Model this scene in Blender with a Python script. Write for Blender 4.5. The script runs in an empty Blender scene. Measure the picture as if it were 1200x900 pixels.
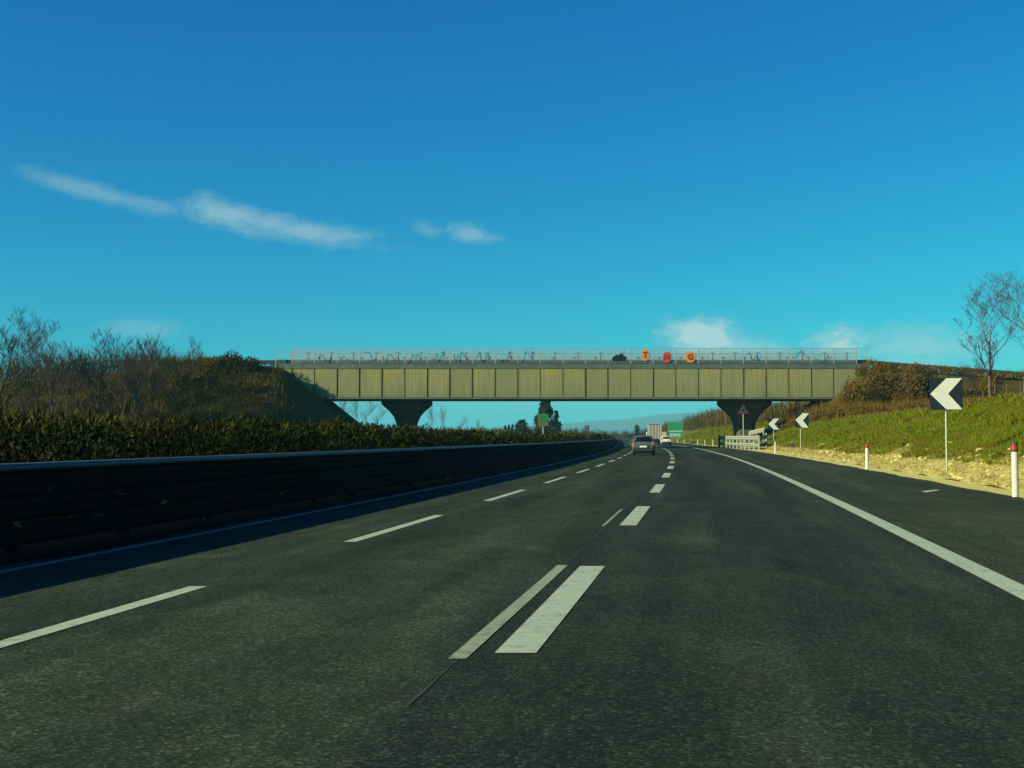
import bpy, bmesh, math, random
import numpy as np
from mathutils import Vector, Matrix

random.seed(7)
RNG = np.random.default_rng(7)
SC = bpy.context.scene
COL = SC.collection
PI = math.pi

# ------------------------------------------------------------------ camera, sky, sun, exposure
EYE = 1.4
FPX = 1400.0                      # focal length in pixels of the 1200 px wide photograph
cam = bpy.data.cameras.new('camera')
cam.sensor_width = 36.0
cam.lens = 36.0 * FPX / 1200.0
cam.clip_start = 0.05
cam.clip_end = 20000
camo = bpy.data.objects.new('camera', cam)
COL.objects.link(camo)
camo.location = (0, 0, EYE)
camo.rotation_euler = (math.radians(90) + math.atan(62 / FPX), 0, 0)
SC.camera = camo

SUN_EL = math.radians(23.6)
SUN_BACK = math.radians(25)       # how far the sun stands behind the camera's left hand
to_sun = Vector((-math.cos(SUN_BACK) * math.cos(SUN_EL), -math.sin(SUN_BACK) * math.cos(SUN_EL), math.sin(SUN_EL)))
sl = bpy.data.lights.new('sun', 'SUN')
sl.energy = 5.0
sl.angle = math.radians(0.53)
sl.color = (1.0, 0.90, 0.60)
slo = bpy.data.objects.new('sun', sl)
COL.objects.link(slo)
slo.rotation_euler = (-to_sun).to_track_quat('-Z', 'Y').to_euler()
slo.location = (-60, -30, 60)

SC.view_settings.view_transform = 'Standard'
SC.view_settings.look = 'None'
SC.view_settings.exposure = 1.0
SC.view_settings.gamma = 1.0
SC.view_settings.use_curve_mapping = False
SC.cycles.use_denoising = True
SC.cycles.max_bounces = 4
SC.cycles.transparent_max_bounces = 8
SC.cycles.caustics_reflective = False
SC.cycles.caustics_refractive = False

W = bpy.data.worlds.new('World')
SC.world = W
W.use_nodes = True
wt = W.node_tree
wt.nodes.clear()


class NT:
    """small node helper"""
    def __init__(self, tree):
        self.t = tree

    def n(self, typ, **kw):
        nd = self.t.nodes.new(typ)
        for k, v in kw.items():
            setattr(nd, k, v)
        return nd

    def link(self, a, b):
        self.t.links.new(a, b)

    def math(self, op, a, b=None, c=None, clamp=False):
        nd = self.n('ShaderNodeMath', operation=op, use_clamp=clamp)
        for i, v in enumerate((a, b, c)):
            if v is None:
                continue
            if isinstance(v, (int, float)):
                nd.inputs[i].default_value = v
            else:
                self.link(v, nd.inputs[i])
        return nd.outputs[0]

    def mix(self, fac, a, b, blend='MIX'):
        nd = self.n('ShaderNodeMix', data_type='RGBA', blend_type=blend)
        nd.clamp_factor = True
        for key, v in ((0, fac), (6, a), (7, b)):
            if isinstance(v, (int, float)):
                nd.inputs[key].default_value = v
            elif isinstance(v, tuple):
                nd.inputs[key].default_value = v if len(v) == 4 else (*v, 1)
            else:
                self.link(v, nd.inputs[key])
        return nd.outputs[2]

    def noise(self, scale, detail=4, rough=0.55, vec=None, dist=0.0):
        nd = self.n('ShaderNodeTexNoise')
        nd.inputs['Scale'].default_value = scale
        nd.inputs['Detail'].default_value = detail
        nd.inputs['Roughness'].default_value = rough
        nd.inputs['Distortion'].default_value = dist
        if vec is not None:
            self.link(vec, nd.inputs['Vector'])
        return nd

    def ramp(self, fac, stops):
        nd = self.n('ShaderNodeValToRGB')
        cr = nd.color_ramp
        while len(cr.elements) < len(stops):
            cr.elements.new(0.5)
        for e, (p, c) in zip(cr.elements, stops):
            e.position = p
            e.color = c if len(c) == 4 else (*c, 1)
        self.link(fac, nd.inputs[0])
        return nd.outputs[0]

    def mapping(self, vec, scale=(1, 1, 1), loc=(0, 0, 0)):
        nd = self.n('ShaderNodeMapping')
        nd.inputs['Scale'].default_value = scale
        nd.inputs['Location'].default_value = loc
        self.link(vec, nd.inputs['Vector'])
        return nd.outputs[0]


w = NT(wt)
sky = w.n('ShaderNodeTexSky', sky_type='NISHITA')
sky.sun_disc = False
sky.sun_elevation = SUN_EL
sky.sun_rotation = math.atan2(to_sun.x, to_sun.y)
sky.air_density = 1.0
sky.dust_density = 0.35
sky.ozone_density = 1.0
sepc = w.n('ShaderNodeSeparateColor')
w.link(sky.outputs[0], sepc.inputs[0])
cmbc = w.n('ShaderNodeCombineColor')
for i, (g, k, p) in enumerate(((0.1, 0.10, 2.0), (0.1, 0.88, 1.24), (0.1, 0.92, 0.74))):     # deeper, more saturated blue: clear winter air
    w.link(w.math('MULTIPLY', w.math('POWER', w.math('MULTIPLY', sepc.outputs[i], g), p), k / 0.1), cmbc.inputs[i])
tint = cmbc.outputs[0]
# clouds, laid out by compass bearing and elevation
tc = w.n('ShaderNodeTexCoord')
sep = w.n('ShaderNodeSeparateXYZ')
w.link(tc.outputs['Generated'], sep.inputs[0])
az = w.math('ARCTAN2', sep.outputs[0], sep.outputs[1])
el = w.math('ARCSINE', sep.outputs[2])
cmb = w.n('ShaderNodeCombineXYZ')
w.link(az, cmb.inputs[0])
w.link(el, cmb.inputs[1])
nz_a = w.noise(26, 7, 0.66, w.mapping(cmb.outputs[0], (0.8, 2.0, 1)), 0.4)
nz_b = w.noise(90, 6, 0.68, w.mapping(cmb.outputs[0], (1, 1.5, 1), (3, 1, 0)))


def pix_dir(px, py):
    return math.atan((px - 600) / FPX), math.atan((512 - py) / FPX * math.cos(math.atan((px - 600) / FPX)))


def cloud(px, py, hw, hh, tilt, dens, wob=0.9, flat=1.0):
    """one soft cloud: bearing/elevation centre, half sizes (in pixels), tilt (degrees, + falls to the right)"""
    a0, e0 = pix_dir(px, py)
    t = math.radians(tilt)
    dx = w.math('SUBTRACT', az, a0)
    dy = w.math('SUBTRACT', el, e0)
    u = w.math('SUBTRACT', w.math('MULTIPLY', dx, math.cos(t) * FPX / hw), w.math('MULTIPLY', dy, math.sin(t) * FPX / hw))
    v = w.math('ADD', w.math('MULTIPLY', dx, math.sin(t) * FPX / hh), w.math('MULTIPLY', dy, math.cos(t) * FPX / hh))
    # flat underside: stretch the lower half
    below = w.math('MULTIPLY', w.math('MINIMUM', v, 0.0), flat)
    v2 = w.math('ADD', w.math('MAXIMUM', v, 0.0), below)
    r2 = w.math('ADD', w.math('MULTIPLY', u, u), w.math('MULTIPLY', v2, v2))
    r = w.math('SQRT', r2)
    nn = w.math('ADD', w.math('MULTIPLY', nz_a.outputs[0], 0.65), w.math('MULTIPLY', nz_b.outputs[0], 0.35))
    val = w.math('ADD', w.math('SUBTRACT', 1.0, r), w.math('MULTIPLY', w.math('SUBTRACT', nn, 0.5), wob * 2))
    val = w.math('MULTIPLY', val, 1.3, clamp=True)
    val = w.math('SMOOTH_MIN', val, 1.0, 0.2)
    return w.math('MULTIPLY', val, dens)


parts = [cloud(105, 222, 95, 15, 13, 0.36, 1.0), cloud(165, 236, 62, 11, 9, 0.3, 1.0), cloud(268, 250, 68, 23, 10, 0.55, 1.0),
         cloud(352, 267, 118, 20, 9, 0.5, 1.05), cloud(556, 274, 42, 14, 11, 0.46, 1.1), cloud(500, 268, 26, 11, 8, 0.28),
         cloud(822, 398, 62, 36, 2, 0.8, 1.4), cloud(872, 408, 60, 20, 2, 0.55, 1.3), cloud(985, 402, 46, 24, 0, 0.85, 1.4), cloud(1075, 408, 110, 34, 2, 0.5, 1.2),
         cloud(165, 384, 60, 16, 0, 0.28), cloud(700, 468, 360, 14, -1, 0.30, 0.5)]
tot = parts[0]
for p in parts[1:]:
    tot = w.math('MAXIMUM', tot, p)
lum = w.ramp(tot, [(0.0, (0.20, 0.46, 0.52)), (1.0, (0.66, 0.78, 0.74))])
lum10 = w.mix(1.0, lum, (10.0, 10.0, 10.0), 'MULTIPLY')
skycol = w.mix(tot, tint, lum10)
bg = w.n('ShaderNodeBackground')
bg.inputs['Strength'].default_value = 0.0505
w.link(skycol, bg.inputs[0])
wo = w.n('ShaderNodeOutputWorld')
w.link(bg.outputs[0], wo.inputs[0])


# ------------------------------------------------------------------ place geometry
def mid(Y):
    """x of the dashed line right of the middle lane at distance Y (the road bends gently left)"""
    if Y <= 165:
        return -1.295 + 0.168 * Y - 0.000225 * Y * Y
    return mid(165) + 0.0935 * (Y - 165) - 0.00001 * (Y - 165) ** 2


def slope(Y):
    return 0.168 - 0.00045 * Y if Y <= 165 else 0.0935 - 0.00002 * (Y - 165)


def head(Y):
    return -math.atan(slope(Y))        # rotation about z of a thing aligned with the road


def sm(a, b, x):
    t = min(1.0, max(0.0, (x - a) / (b - a)))
    return t * t * (3 - 2 * t)


BY0, BY1 = 148.0, 158.0            # bridge faces
BS = BY0 / FPX                      # metres per pixel at the near bridge face


def emb(X, Y):
    side = max(0.0, abs(Y - 153) - 6.3)
    if X > 5:
        if X < 44:
            t = 10.0 - 0.92 * (44 - X)
        else:
            t = 10.0 - 0.075 * (X - 44)
    else:
        if X > -28.5:
            t = 9.9 - 0.80 * (X + 28.5)
        elif X > -34:
            t = 9.9 + 0.12 * (-28.5 - X)
        else:
            t = 10.56 - 0.085 * (-34 - X)
    return t - side * 0.62


def ground_z(X, Y):
    off = X - mid(Y)
    z = -0.06
    if off > 9.2:
        top = 3.3 + 1.2 * sm(150, 300, Y) + 0.35 * math.sin(Y * 0.05)
        d = off - 9.2
        z = -0.06 + 0.30 * sm(0, 1.2, d) + max(0.0, d - 1.0) * 0.44
        zt = top + 0.03 * min(d, 160)
        if z > zt - 0.6:
            z = zt - 0.6 * math.exp(-(z - zt + 0.6) / 0.6)
        z += 0.10 * math.sin(off * 1.7 + Y * 0.33) * sm(0.8, 3, d) + 0.07 * math.sin(Y * 0.9 + off) * sm(0.8, 3, d)
    elif off < -23.5:
        d = -23.5 - off
        z = -0.06 + 0.9 * sm(0, 6, d) + 0.012 * min(d, 120)
    if 100 < Y < 200 and abs(X) < 140:
        e = emb(X, Y)
        if e > z - 0.4:
            z = max(z, e) if abs(e - z) > 0.4 else (z + e) / 2 + 0.2
    fz = sm(700, 3000, Y)
    return z * (1 - fz) - 0.06 * fz


def unproj(px, py, Y):
    """world point on the photograph's ray (px, py) at distance Y along the view"""
    return Vector(((px - 600) / FPX * Y, Y, EYE + (512 - py) / FPX * Y))


# ------------------------------------------------------------------ materials
MATS = {}


def mat(name, c1, c2=None, scale=3.0, rough=0.75, metal=0.0, bump=0.0, bscale=None, spec=0.4, detail=5, coord='Object', stretch=(1, 1, 1)):
    if name in MATS:
        return MATS[name]
    m = bpy.data.materials.new(name)
    m.use_nodes = True
    t = NT(m.node_tree)
    b = m.node_tree.nodes['Principled BSDF']
    b.inputs['Roughness'].default_value = rough
    b.inputs['Metallic'].default_value = metal
    b.inputs['Specular IOR Level'].default_value = spec
    tcn = t.n('ShaderNodeTexCoord')
    vec = t.mapping(tcn.outputs[coord], stretch)
    if c2 is None:
        c2 = tuple(x * 0.8 for x in c1)
    nz = t.noise(scale, detail, 0.6, vec)
    col = t.ramp(nz.outputs[0], [(0.32, c1), (0.68, c2)])
    t.link(col, b.inputs['Base Color'])
    if bump:
        n2 = t.noise(bscale or scale * 4, 4, 0.6, vec)
        bp = t.n('ShaderNodeBump')
        bp.inputs['Strength'].default_value = bump
        bp.inputs['Distance'].default_value = 0.02
        t.link(n2.outputs[0], bp.inputs['Height'])
        t.link(bp.outputs[0], b.inputs['Normal'])
    MATS[name] = m
    return m


def leafmat(name, cols, rough=0.6, trans=0.35, patch=None, pscale=0.25):
    """foliage: colour per leaf, some light passing through; patch = second colour set in large patches"""
    m = bpy.data.materials.new(name)
    m.use_nodes = True
    t = NT(m.node_tree)
    b = m.node_tree.nodes['Principled BSDF']
    b.inputs['Roughness'].default_value = rough
    b.inputs['Specular IOR Level'].default_value = 0.08
    g = t.n('ShaderNodeNewGeometry')
    n = len(cols)
    col = t.ramp(g.outputs['Random Per Island'], [(i / max(1, n - 1), c) for i, c in enumerate(cols)])
    if patch:
        k = len(patch)
        col2 = t.ramp(g.outputs['Random Per Island'], [(i / max(1, k - 1), c) for i, c in enumerate(patch)])
        nz = t.noise(pscale, 4, 0.6, g.outputs['Position'])
        f = t.ramp(nz.outputs[0], [(0.42, (0, 0, 0)), (0.58, (1, 1, 1))])
        col = t.mix(f, col, col2)
    t.link(col, b.inputs['Base Color'])
    out = m.node_tree.nodes['Material Output']
    tr = t.n('ShaderNodeBsdfTranslucent')
    t.link(col, tr.inputs[0])
    mx = t.n('ShaderNodeMixShader')
    mx.inputs[0].default_value = trans
    t.link(b.outputs[0], mx.inputs[1])
    t.link(tr.outputs[0], mx.inputs[2])
    t.link(mx.outputs[0], out.inputs[0])
    MATS[name] = m
    return m


def asphalt(name, base, green, light, patchy=0.5, grain=0.5):
    m = bpy.data.materials.new(name)
    m.use_nodes = True
    t = NT(m.node_tree)
    b = m.node_tree.nodes['Principled BSDF']
    b.inputs['Roughness'].default_value = 0.95
    b.inputs['Specular IOR Level'].default_value = 0.03
    g = t.n('ShaderNodeNewGeometry')
    pos = g.outputs['Position']
    big = t.noise(0.28, 5, 0.65, t.mapping(pos, (1, 0.35, 1)))
    med = t.noise(2.2, 5, 0.65, t.mapping(pos, (1, 0.6, 1)))
    fine = t.noise(60, 3, 0.7, pos)
    sp = t.n('ShaderNodeTexVoronoi')
    sp.inputs['Scale'].default_value = 55
    t.link(pos, sp.inputs['Vector'])
    c = t.mix(t.ramp(big.outputs[0], [(0.35, (0, 0, 0)), (0.65, (1, 1, 1))]), base, green)
    c = t.mix(t.math('MULTIPLY', t.ramp(med.outputs[0], [(0.45, (0, 0, 0)), (0.8, (1, 1, 1))]), patchy), c, light)
    # bands worn by traffic, running with the road's bend
    sx = t.n('ShaderNodeSeparateXYZ')
    t.link(pos, sx.inputs[0])
    yy_ = sx.outputs[1]
    off = t.math('SUBTRACT', t.math('ADD', sx.outputs[0], 1.295), t.math('SUBTRACT', t.math('MULTIPLY', yy_, 0.168), t.math('MULTIPLY', t.math('MULTIPLY', yy_, yy_), 0.000225)))
    cv = t.n('ShaderNodeCombineXYZ')
    t.link(off, cv.inputs[0])
    t.link(t.math('MULTIPLY', yy_, 0.045), cv.inputs[1])
    band = t.noise(0.95, 4, 0.6, cv.outputs[0], 0.3)
    c = t.mix(1.0, c, t.ramp(band.outputs[0], [(0.30, (0.66, 0.72, 0.72)), (0.5, (1.0, 1.0, 1.0)), (0.70, (1.55, 1.5, 1.35))]), 'MULTIPLY')
    blotch = t.noise(0.9, 6, 0.7, t.mapping(pos, (1, 0.5, 1), (3, 8, 0)), 0.6)
    c = t.mix(1.0, c, t.ramp(blotch.outputs[0], [(0.32, (0.70, 0.76, 0.78)), (0.52, (1.0, 1.0, 1.0)), (0.72, (1.45, 1.4, 1.3))]), 'MULTIPLY')
    spr = t.n('ShaderNodeSeparateColor')
    t.link(sp.outputs['Color'], spr.inputs[0])
    stone = t.ramp(spr.outputs[0], [(0.0, (0.35, 0.35, 0.35)), (0.7, (1.0, 1.0, 1.0)), (0.88, (1.5, 1.5, 1.5)), (1.0, (2.9, 2.9, 2.8))])
    c = t.mix(grain, c, stone, 'MULTIPLY')
    c = t.mix(grain * 0.8, c, t.ramp(fine.outputs[0], [(0.3, (0.45, 0.45, 0.45)), (0.7, (1.5, 1.5, 1.5))]), 'MULTIPLY')
    t.link(c, b.inputs['Base Color'])
    bp = t.n('ShaderNodeBump')
    bp.inputs['Strength'].default_value = 0.5
    bp.inputs['Distance'].default_value = 0.006
    t.link(fine.outputs[0], bp.inputs['Height'])
    t.link(bp.outputs[0], b.inputs['Normal'])
    MATS[name] = m
    return m


def paintmat(name, c, wear):
    """road paint: worn through to asphalt in small chips"""
    m = bpy.data.materials.new(name)
    m.use_nodes = True
    t = NT(m.node_tree)
    b = m.node_tree.nodes['Principled BSDF']
    b.inputs['Roughness'].default_value = 0.7
    b.inputs['Specular IOR Level'].default_value = 0.25
    g = t.n('ShaderNodeNewGeometry')
    n1 = t.noise(9, 6, 0.75, g.outputs['Position'])
    n2 = t.noise(1.3, 4, 0.6, g.outputs['Position'])
    f = t.math('ADD', t.math('MULTIPLY', n1.outputs[0], 0.7), t.math('MULTIPLY', n2.outputs[0], 0.3))
    col = t.ramp(f, [(max(0.0, wear - 0.09), (0.06, 0.062, 0.055)), (wear, tuple(x * 0.75 for x in c)), (wear + 0.12, c)])
    t.link(col, b.inputs['Base Color'])
    MATS[name] = m
    return m


def concrete_panel(name):
    m = bpy.data.materials.new(name)
    m.use_nodes = True
    t = NT(m.node_tree)
    b = m.node_tree.nodes['Principled BSDF']
    b.inputs['Roughness'].default_value = 0.85
    b.inputs['Specular IOR Level'].default_value = 0.2
    g = t.n('ShaderNodeNewGeometry')
    pos = g.outputs['Position']
    sp = t.n('ShaderNodeSeparateXYZ')
    t.link(pos, sp.inputs[0])
    streak = t.noise(3.2, 5, 0.65, t.mapping(pos, (1, 1, 0.07)))
    streak2 = t.noise(4.5, 5, 0.75, t.mapping(pos, (1, 1, 0.05), (5, 0, 0)))
    blot = t.noise(0.5, 5, 0.6, pos)
    h = t.math('DIVIDE', t.math('SUBTRACT', sp.outputs[2], 6.26), 3.6)       # 0 foot .. 1 top: lichen grows under the cornice
    f = t.math('ADD', t.math('MULTIPLY', h, 0.75), t.math('SUBTRACT', t.math('MULTIPLY', streak.outputs[0], 0.9), 0.42))
    c = t.ramp(f, [(0.02, (0.12, 0.16, 0.095)), (0.36, (0.235, 0.238, 0.105)), (0.78, (0.32, 0.265, 0.05))])
    c = t.mix(t.ramp(streak2.outputs[0], [(0.38, (0, 0, 0)), (0.66, (0.95, 0.95, 0.95))]), c, (0.10, 0.105, 0.035))
    c = t.mix(t.ramp(blot.outputs[0], [(0.42, (0, 0, 0)), (0.62, (0.75, 0.75, 0.75))]), c, (0.15, 0.18, 0.11))
    # rusty dirty water marks that run down from each joint
    jx = t.math('FRACT', t.math('DIVIDE', t.math('SUBTRACT', sp.outputs[0], JX0), JP))
    dj = t.math('MINIMUM', jx, t.math('SUBTRACT', 1.0, jx))
    wob = t.math('MULTIPLY', t.math('SUBTRACT', streak.outputs[0], 0.3), 0.16)
    fj = t.ramp(t.math('SUBTRACT', dj, wob), [(0.0, (0.85, 0.85, 0.85)), (0.06, (0, 0, 0))])
    jn = t.noise(0.23, 2, 0.5, t.mapping(pos, (1, 0, 0.05), (7, 0, 0)))
    fj = t.math('MULTIPLY', fj, t.ramp(jn.outputs[0], [(0.38, (0.15, 0.15, 0.15)), (0.6, (1, 1, 1))]))
    c = t.mix(fj, c, (0.085, 0.065, 0.018))
    oi = t.n('ShaderNodeObjectInfo')
    c = t.mix(t.math('MULTIPLY', oi.outputs['Random'], 0.6), c, (0.135, 0.15, 0.072))
    t.link(c, b.inputs['Base Color'])
    MATS[name] = m
    return m


JP = 26.5 * BS                      # panel pitch
JX0 = 272 * BS                      # one joint, over the right pier

asphalt('road_old', (0.0230, 0.0320, 0.0235), (0.0220, 0.0350, 0.0245), (0.043, 0.053, 0.035), 0.6, 0.75)
asphalt('road_new', (0.0220, 0.029, 0.0255), (0.0220, 0.033, 0.0245), (0.032, 0.040, 0.032), 0.45, 0.75)
asphalt('road_shoulder', (0.029, 0.037, 0.025), (0.030, 0.041, 0.024), (0.041, 0.049, 0.034), 0.5, 0.8)
paintmat('paint_white', (0.29, 0.365, 0.25), 0.41)
paintmat('paint_old', (0.22, 0.27, 0.17), 0.45)
paintmat('paint_shaded', (0.13, 0.15, 0.13), 0.40)  # white line paint with the guard rail's shade put into its colour
concrete_panel('fascia')
mat('concrete', (0.087, 0.074, 0.052), (0.052, 0.045, 0.035), 0.8, 0.88, bump=0.3)
mat('concrete_dark', (0.120, 0.108, 0.080), (0.072, 0.068, 0.056), 0.7, 0.9)
mat('cornice', (0.061, 0.100, 0.083), (0.035, 0.065, 0.061), 1.2, 0.8, stretch=(1, 1, 0.2))
mat('deck_rail', (0.038, 0.066, 0.084), (0.025, 0.042, 0.056), 2, 0.55, 0.3)
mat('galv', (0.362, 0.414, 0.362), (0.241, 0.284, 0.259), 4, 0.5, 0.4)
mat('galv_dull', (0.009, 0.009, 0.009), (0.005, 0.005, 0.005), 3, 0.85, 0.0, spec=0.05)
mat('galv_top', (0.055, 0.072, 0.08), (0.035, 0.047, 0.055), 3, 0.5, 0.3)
mat('guard_light', (0.314, 0.348, 0.258), (0.224, 0.247, 0.179), 3, 0.55, 0.1)
mat('gravel', (0.483, 0.460, 0.127), (0.356, 0.322, 0.086), 14, 0.95, bump=0.8, bscale=40)
mat('stone', (0.418, 0.392, 0.142), (0.321, 0.282, 0.085), 3, 0.9)
mat('rubble_soil', (0.450, 0.414, 0.101), (0.128, 0.093, 0.018), 4.5, 0.95, bump=1.0, bscale=22, detail=8)
mat('soil_and_shade', (0.013, 0.011, 0.007), (0.007, 0.006, 0.005), 3, 0.95, spec=0.02)  # median earth; also colours the painted shade along the rail foot
mat('post_white', (0.491, 0.503, 0.455), (0.419, 0.425, 0.359), 5, 0.5)
mat('black_band', (0.03, 0.045, 0.07), (0.02, 0.03, 0.05), 4, 0.5)
mat('red_reflector', (0.383, 0.019, 0.014), (0.278, 0.014, 0.010), 4, 0.4)
mat('sign_dark', (0.004, 0.010, 0.018), (0.003, 0.007, 0.013), 2, 0.5)
mat('sign_white', (0.449, 0.472, 0.426), (0.404, 0.426, 0.371), 2, 0.45)
mat('sign_red', (0.70, 0.03, 0.04), (0.6, 0.03, 0.04), 2, 0.5)
mat('sign_green', (0.009, 0.179, 0.072), (0.008, 0.144, 0.060), 1, 0.45)
mat('sign_teal', (0.168, 0.336, 0.294), (0.126, 0.280, 0.252), 1, 0.45)
mat('sign_yellowgreen', (0.105, 0.133, 0.028), (0.070, 0.098, 0.021), 1, 0.5)
mat('tyre', (0.012, 0.012, 0.013), (0.02, 0.02, 0.02), 8, 0.85)
mat('rim', (0.25, 0.27, 0.28), (0.18, 0.2, 0.2), 8, 0.35, 0.7)
mat('glass_dark', (0.003, 0.007, 0.008), (0.002, 0.005, 0.006), 1, 0.3, spec=0.12)
mat('trim_black', (0.015, 0.017, 0.018), (0.01, 0.011, 0.012), 6, 0.6)
mat('car_grey', (0.060, 0.085, 0.078), (0.053, 0.075, 0.069), 1, 0.35, 0.2, spec=0.4)
mat('car_white', (0.443, 0.467, 0.419), (0.407, 0.431, 0.383), 1, 0.35, spec=0.5)
mat('car_dark', (0.035, 0.05, 0.06), (0.03, 0.04, 0.05), 1, 0.35, spec=0.5)
mat('lamp_red', (0.36, 0.11, 0.075), (0.28, 0.08, 0.05), 6, 0.25)
mat('plate', (0.560, 0.574, 0.518), (0.525, 0.532, 0.490), 4, 0.5)
mat('truck_white', (0.467, 0.479, 0.407), (0.395, 0.407, 0.335), 1, 0.5)
mat('truck_door', (0.202, 0.213, 0.163), (0.146, 0.157, 0.124), 2, 0.55)
mat('truck_cream', (0.378, 0.353, 0.171), (0.329, 0.304, 0.146), 2, 0.55)
mat('bark', (0.034, 0.026, 0.016), (0.020, 0.016, 0.011), 6, 0.9, stretch=(1, 1, 0.3))
mat('bark_pale', (0.085, 0.066, 0.036), (0.05, 0.039, 0.022), 6, 0.9, stretch=(1, 1, 0.3))
mat('bark_grey', (0.132, 0.138, 0.120), (0.084, 0.090, 0.078), 6, 0.9, stretch=(1, 1, 0.3))
mat('twig', (0.051, 0.037, 0.021), (0.030, 0.023, 0.014), 6, 0.9)
mat('hill', (0.04, 0.10, 0.09), (0.03, 0.08, 0.07), 0.004, 0.95)
mat('tower', (0.05, 0.065, 0.06), (0.035, 0.045, 0.045), 0.3, 0.8)
mat('graffiti_orange', (0.540, 0.209, 0.018), (0.453, 0.156, 0.013), 2, 0.6)
mat('graffiti_red', (0.435, 0.053, 0.011), (0.348, 0.039, 0.009), 2, 0.6)
mat('graffiti_dark', (0.20, 0.035, 0.012), (0.16, 0.03, 0.01), 2, 0.6)
mat('graffiti_pale', (0.70, 0.52, 0.28), (0.6, 0.42, 0.2), 2, 0.6)
mat('graffiti_blue', (0.03, 0.10, 0.24), (0.02, 0.08, 0.2), 2, 0.6)
mat('scrap_white', (0.479, 0.491, 0.443), (0.419, 0.431, 0.383), 6, 0.6)
mat('crack', (0.010, 0.012, 0.011), (0.022, 0.025, 0.022), 3, 0.9)
leafmat('oleander', [(0.006, 0.010, 0.002), (0.010, 0.018, 0.003), (0.014, 0.023, 0.003), (0.026, 0.034, 0.003), (0.105, 0.105, 0.011)], 0.8, 0.25,
        [(0.004, 0.006, 0.002), (0.008, 0.011, 0.002), (0.014, 0.018, 0.003), (0.05, 0.045, 0.006)], 0.7)
leafmat('dry_brush', [(0.024, 0.017, 0.005), (0.052, 0.036, 0.008), (0.095, 0.064, 0.011), (0.036, 0.025, 0.007)], 0.9, 0.2,
        [(0.026, 0.027, 0.004), (0.060, 0.057, 0.006), (0.115, 0.100, 0.010), (0.045, 0.034, 0.007)], 0.10)
leafmat('russet_brush', [(0.048, 0.026, 0.006), (0.105, 0.056, 0.009), (0.175, 0.105, 0.015), (0.060, 0.036, 0.008)], 0.9, 0.2,
        [(0.036, 0.034, 0.005), (0.075, 0.064, 0.008), (0.14, 0.11, 0.013), (0.05, 0.034, 0.008)], 0.25)
leafmat('evergreen', [(0.008, 0.015, 0.005), (0.016, 0.026, 0.007), (0.028, 0.038, 0.009), (0.04, 0.045, 0.012)], 0.6, 0.2)
leafmat('dark_shrub', [(0.012, 0.014, 0.004), (0.022, 0.024, 0.006), (0.038, 0.036, 0.008), (0.05, 0.044, 0.011)], 0.6, 0.2)
leafmat('grass', [(0.062, 0.106, 0.002), (0.102, 0.158, 0.002), (0.143, 0.19, 0.003), (0.20, 0.21, 0.006)], 0.8, 0.4,
        [(0.075, 0.085, 0.003), (0.12, 0.122, 0.004), (0.165, 0.145, 0.008), (0.16, 0.12, 0.012)], 0.45)
leafmat('dry_grass', [(0.14, 0.105, 0.02), (0.20, 0.15, 0.03), (0.26, 0.20, 0.05), (0.10, 0.07, 0.016)], 0.7, 0.35)
leafmat('far_twigs', [(0.045, 0.03, 0.011), (0.07, 0.045, 0.016), (0.10, 0.065, 0.022), (0.06, 0.042, 0.016)], 0.9, 0.2,
        [(0.045, 0.045, 0.010), (0.07, 0.065, 0.014), (0.10, 0.085, 0.018)], 0.06)
leafmat('far_pale_twigs', [(0.24, 0.25, 0.19), (0.18, 0.19, 0.14), (0.30, 0.30, 0.22)], 0.9, 0.2)


def ground_material():
    m = bpy.data.materials.new('ground')
    m.use_nodes = True
    t = NT(m.node_tree)
    b = m.node_tree.nodes['Principled BSDF']
    b.inputs['Roughness'].default_value = 0.95
    b.inputs['Specular IOR Level'].default_value = 0.1
    g = t.n('ShaderNodeNewGeometry')
    at = t.n('ShaderNodeAttribute', attribute_name='grassy')
    n1 = t.noise(0.35, 6, 0.65, g.outputs['Position'])
    n2 = t.noise(3.0, 5, 0.65, g.outputs['Position'])
    dry = t.ramp(n2.outputs[0], [(0.35, (0.028, 0.022, 0.009)), (0.65, (0.062, 0.047, 0.016))])
    gr = t.ramp(n2.outputs[0], [(0.35, (0.045, 0.065, 0.003)), (0.65, (0.10, 0.115, 0.005))])
    f = t.math('ADD', at.outputs['Fac'], t.math('MULTIPLY', t.math('SUBTRACT', n1.outputs[0], 0.5), 0.9), clamp=True)
    t.link(t.mix(f, dry, gr), b.inputs['Base Color'])
    bp = t.n('ShaderNodeBump')
    bp.inputs['Strength'].default_value = 0.7
    bp.inputs['Distance'].default_value = 0.1
    t.link(n2.outputs[0], bp.inputs['Height'])
    t.link(bp.outputs[0], b.inputs['Normal'])
    MATS['ground'] = m


ground_material()


# ------------------------------------------------------------------ builders
def setp(o, label=None, cat=None, group=None, kind=None):
    for k, v in (('label', label), ('category', cat), ('group', group), ('kind', kind)):
        if v:
            o[k] = v
    return o


def empty(name, loc=(0, 0, 0), rz=0.0, label=None, cat=None, group=None):
    o = bpy.data.objects.new(name, None)
    o.empty_display_size = 0.2
    COL.objects.link(o)
    o.location = loc
    o.rotation_euler = (0, 0, rz)
    return setp(o, label, cat, group)


def link(name, me, parent=None, loc=None, rz=None, scale=None):
    o = bpy.data.objects.new(name, me)
    COL.objects.link(o)
    o.parent = parent
    if loc is not None:
        o.location = loc
    if rz is not None:
        o.rotation_euler = (0, 0, rz)
    if scale is not None:
        o.scale = scale
    return o


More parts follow.
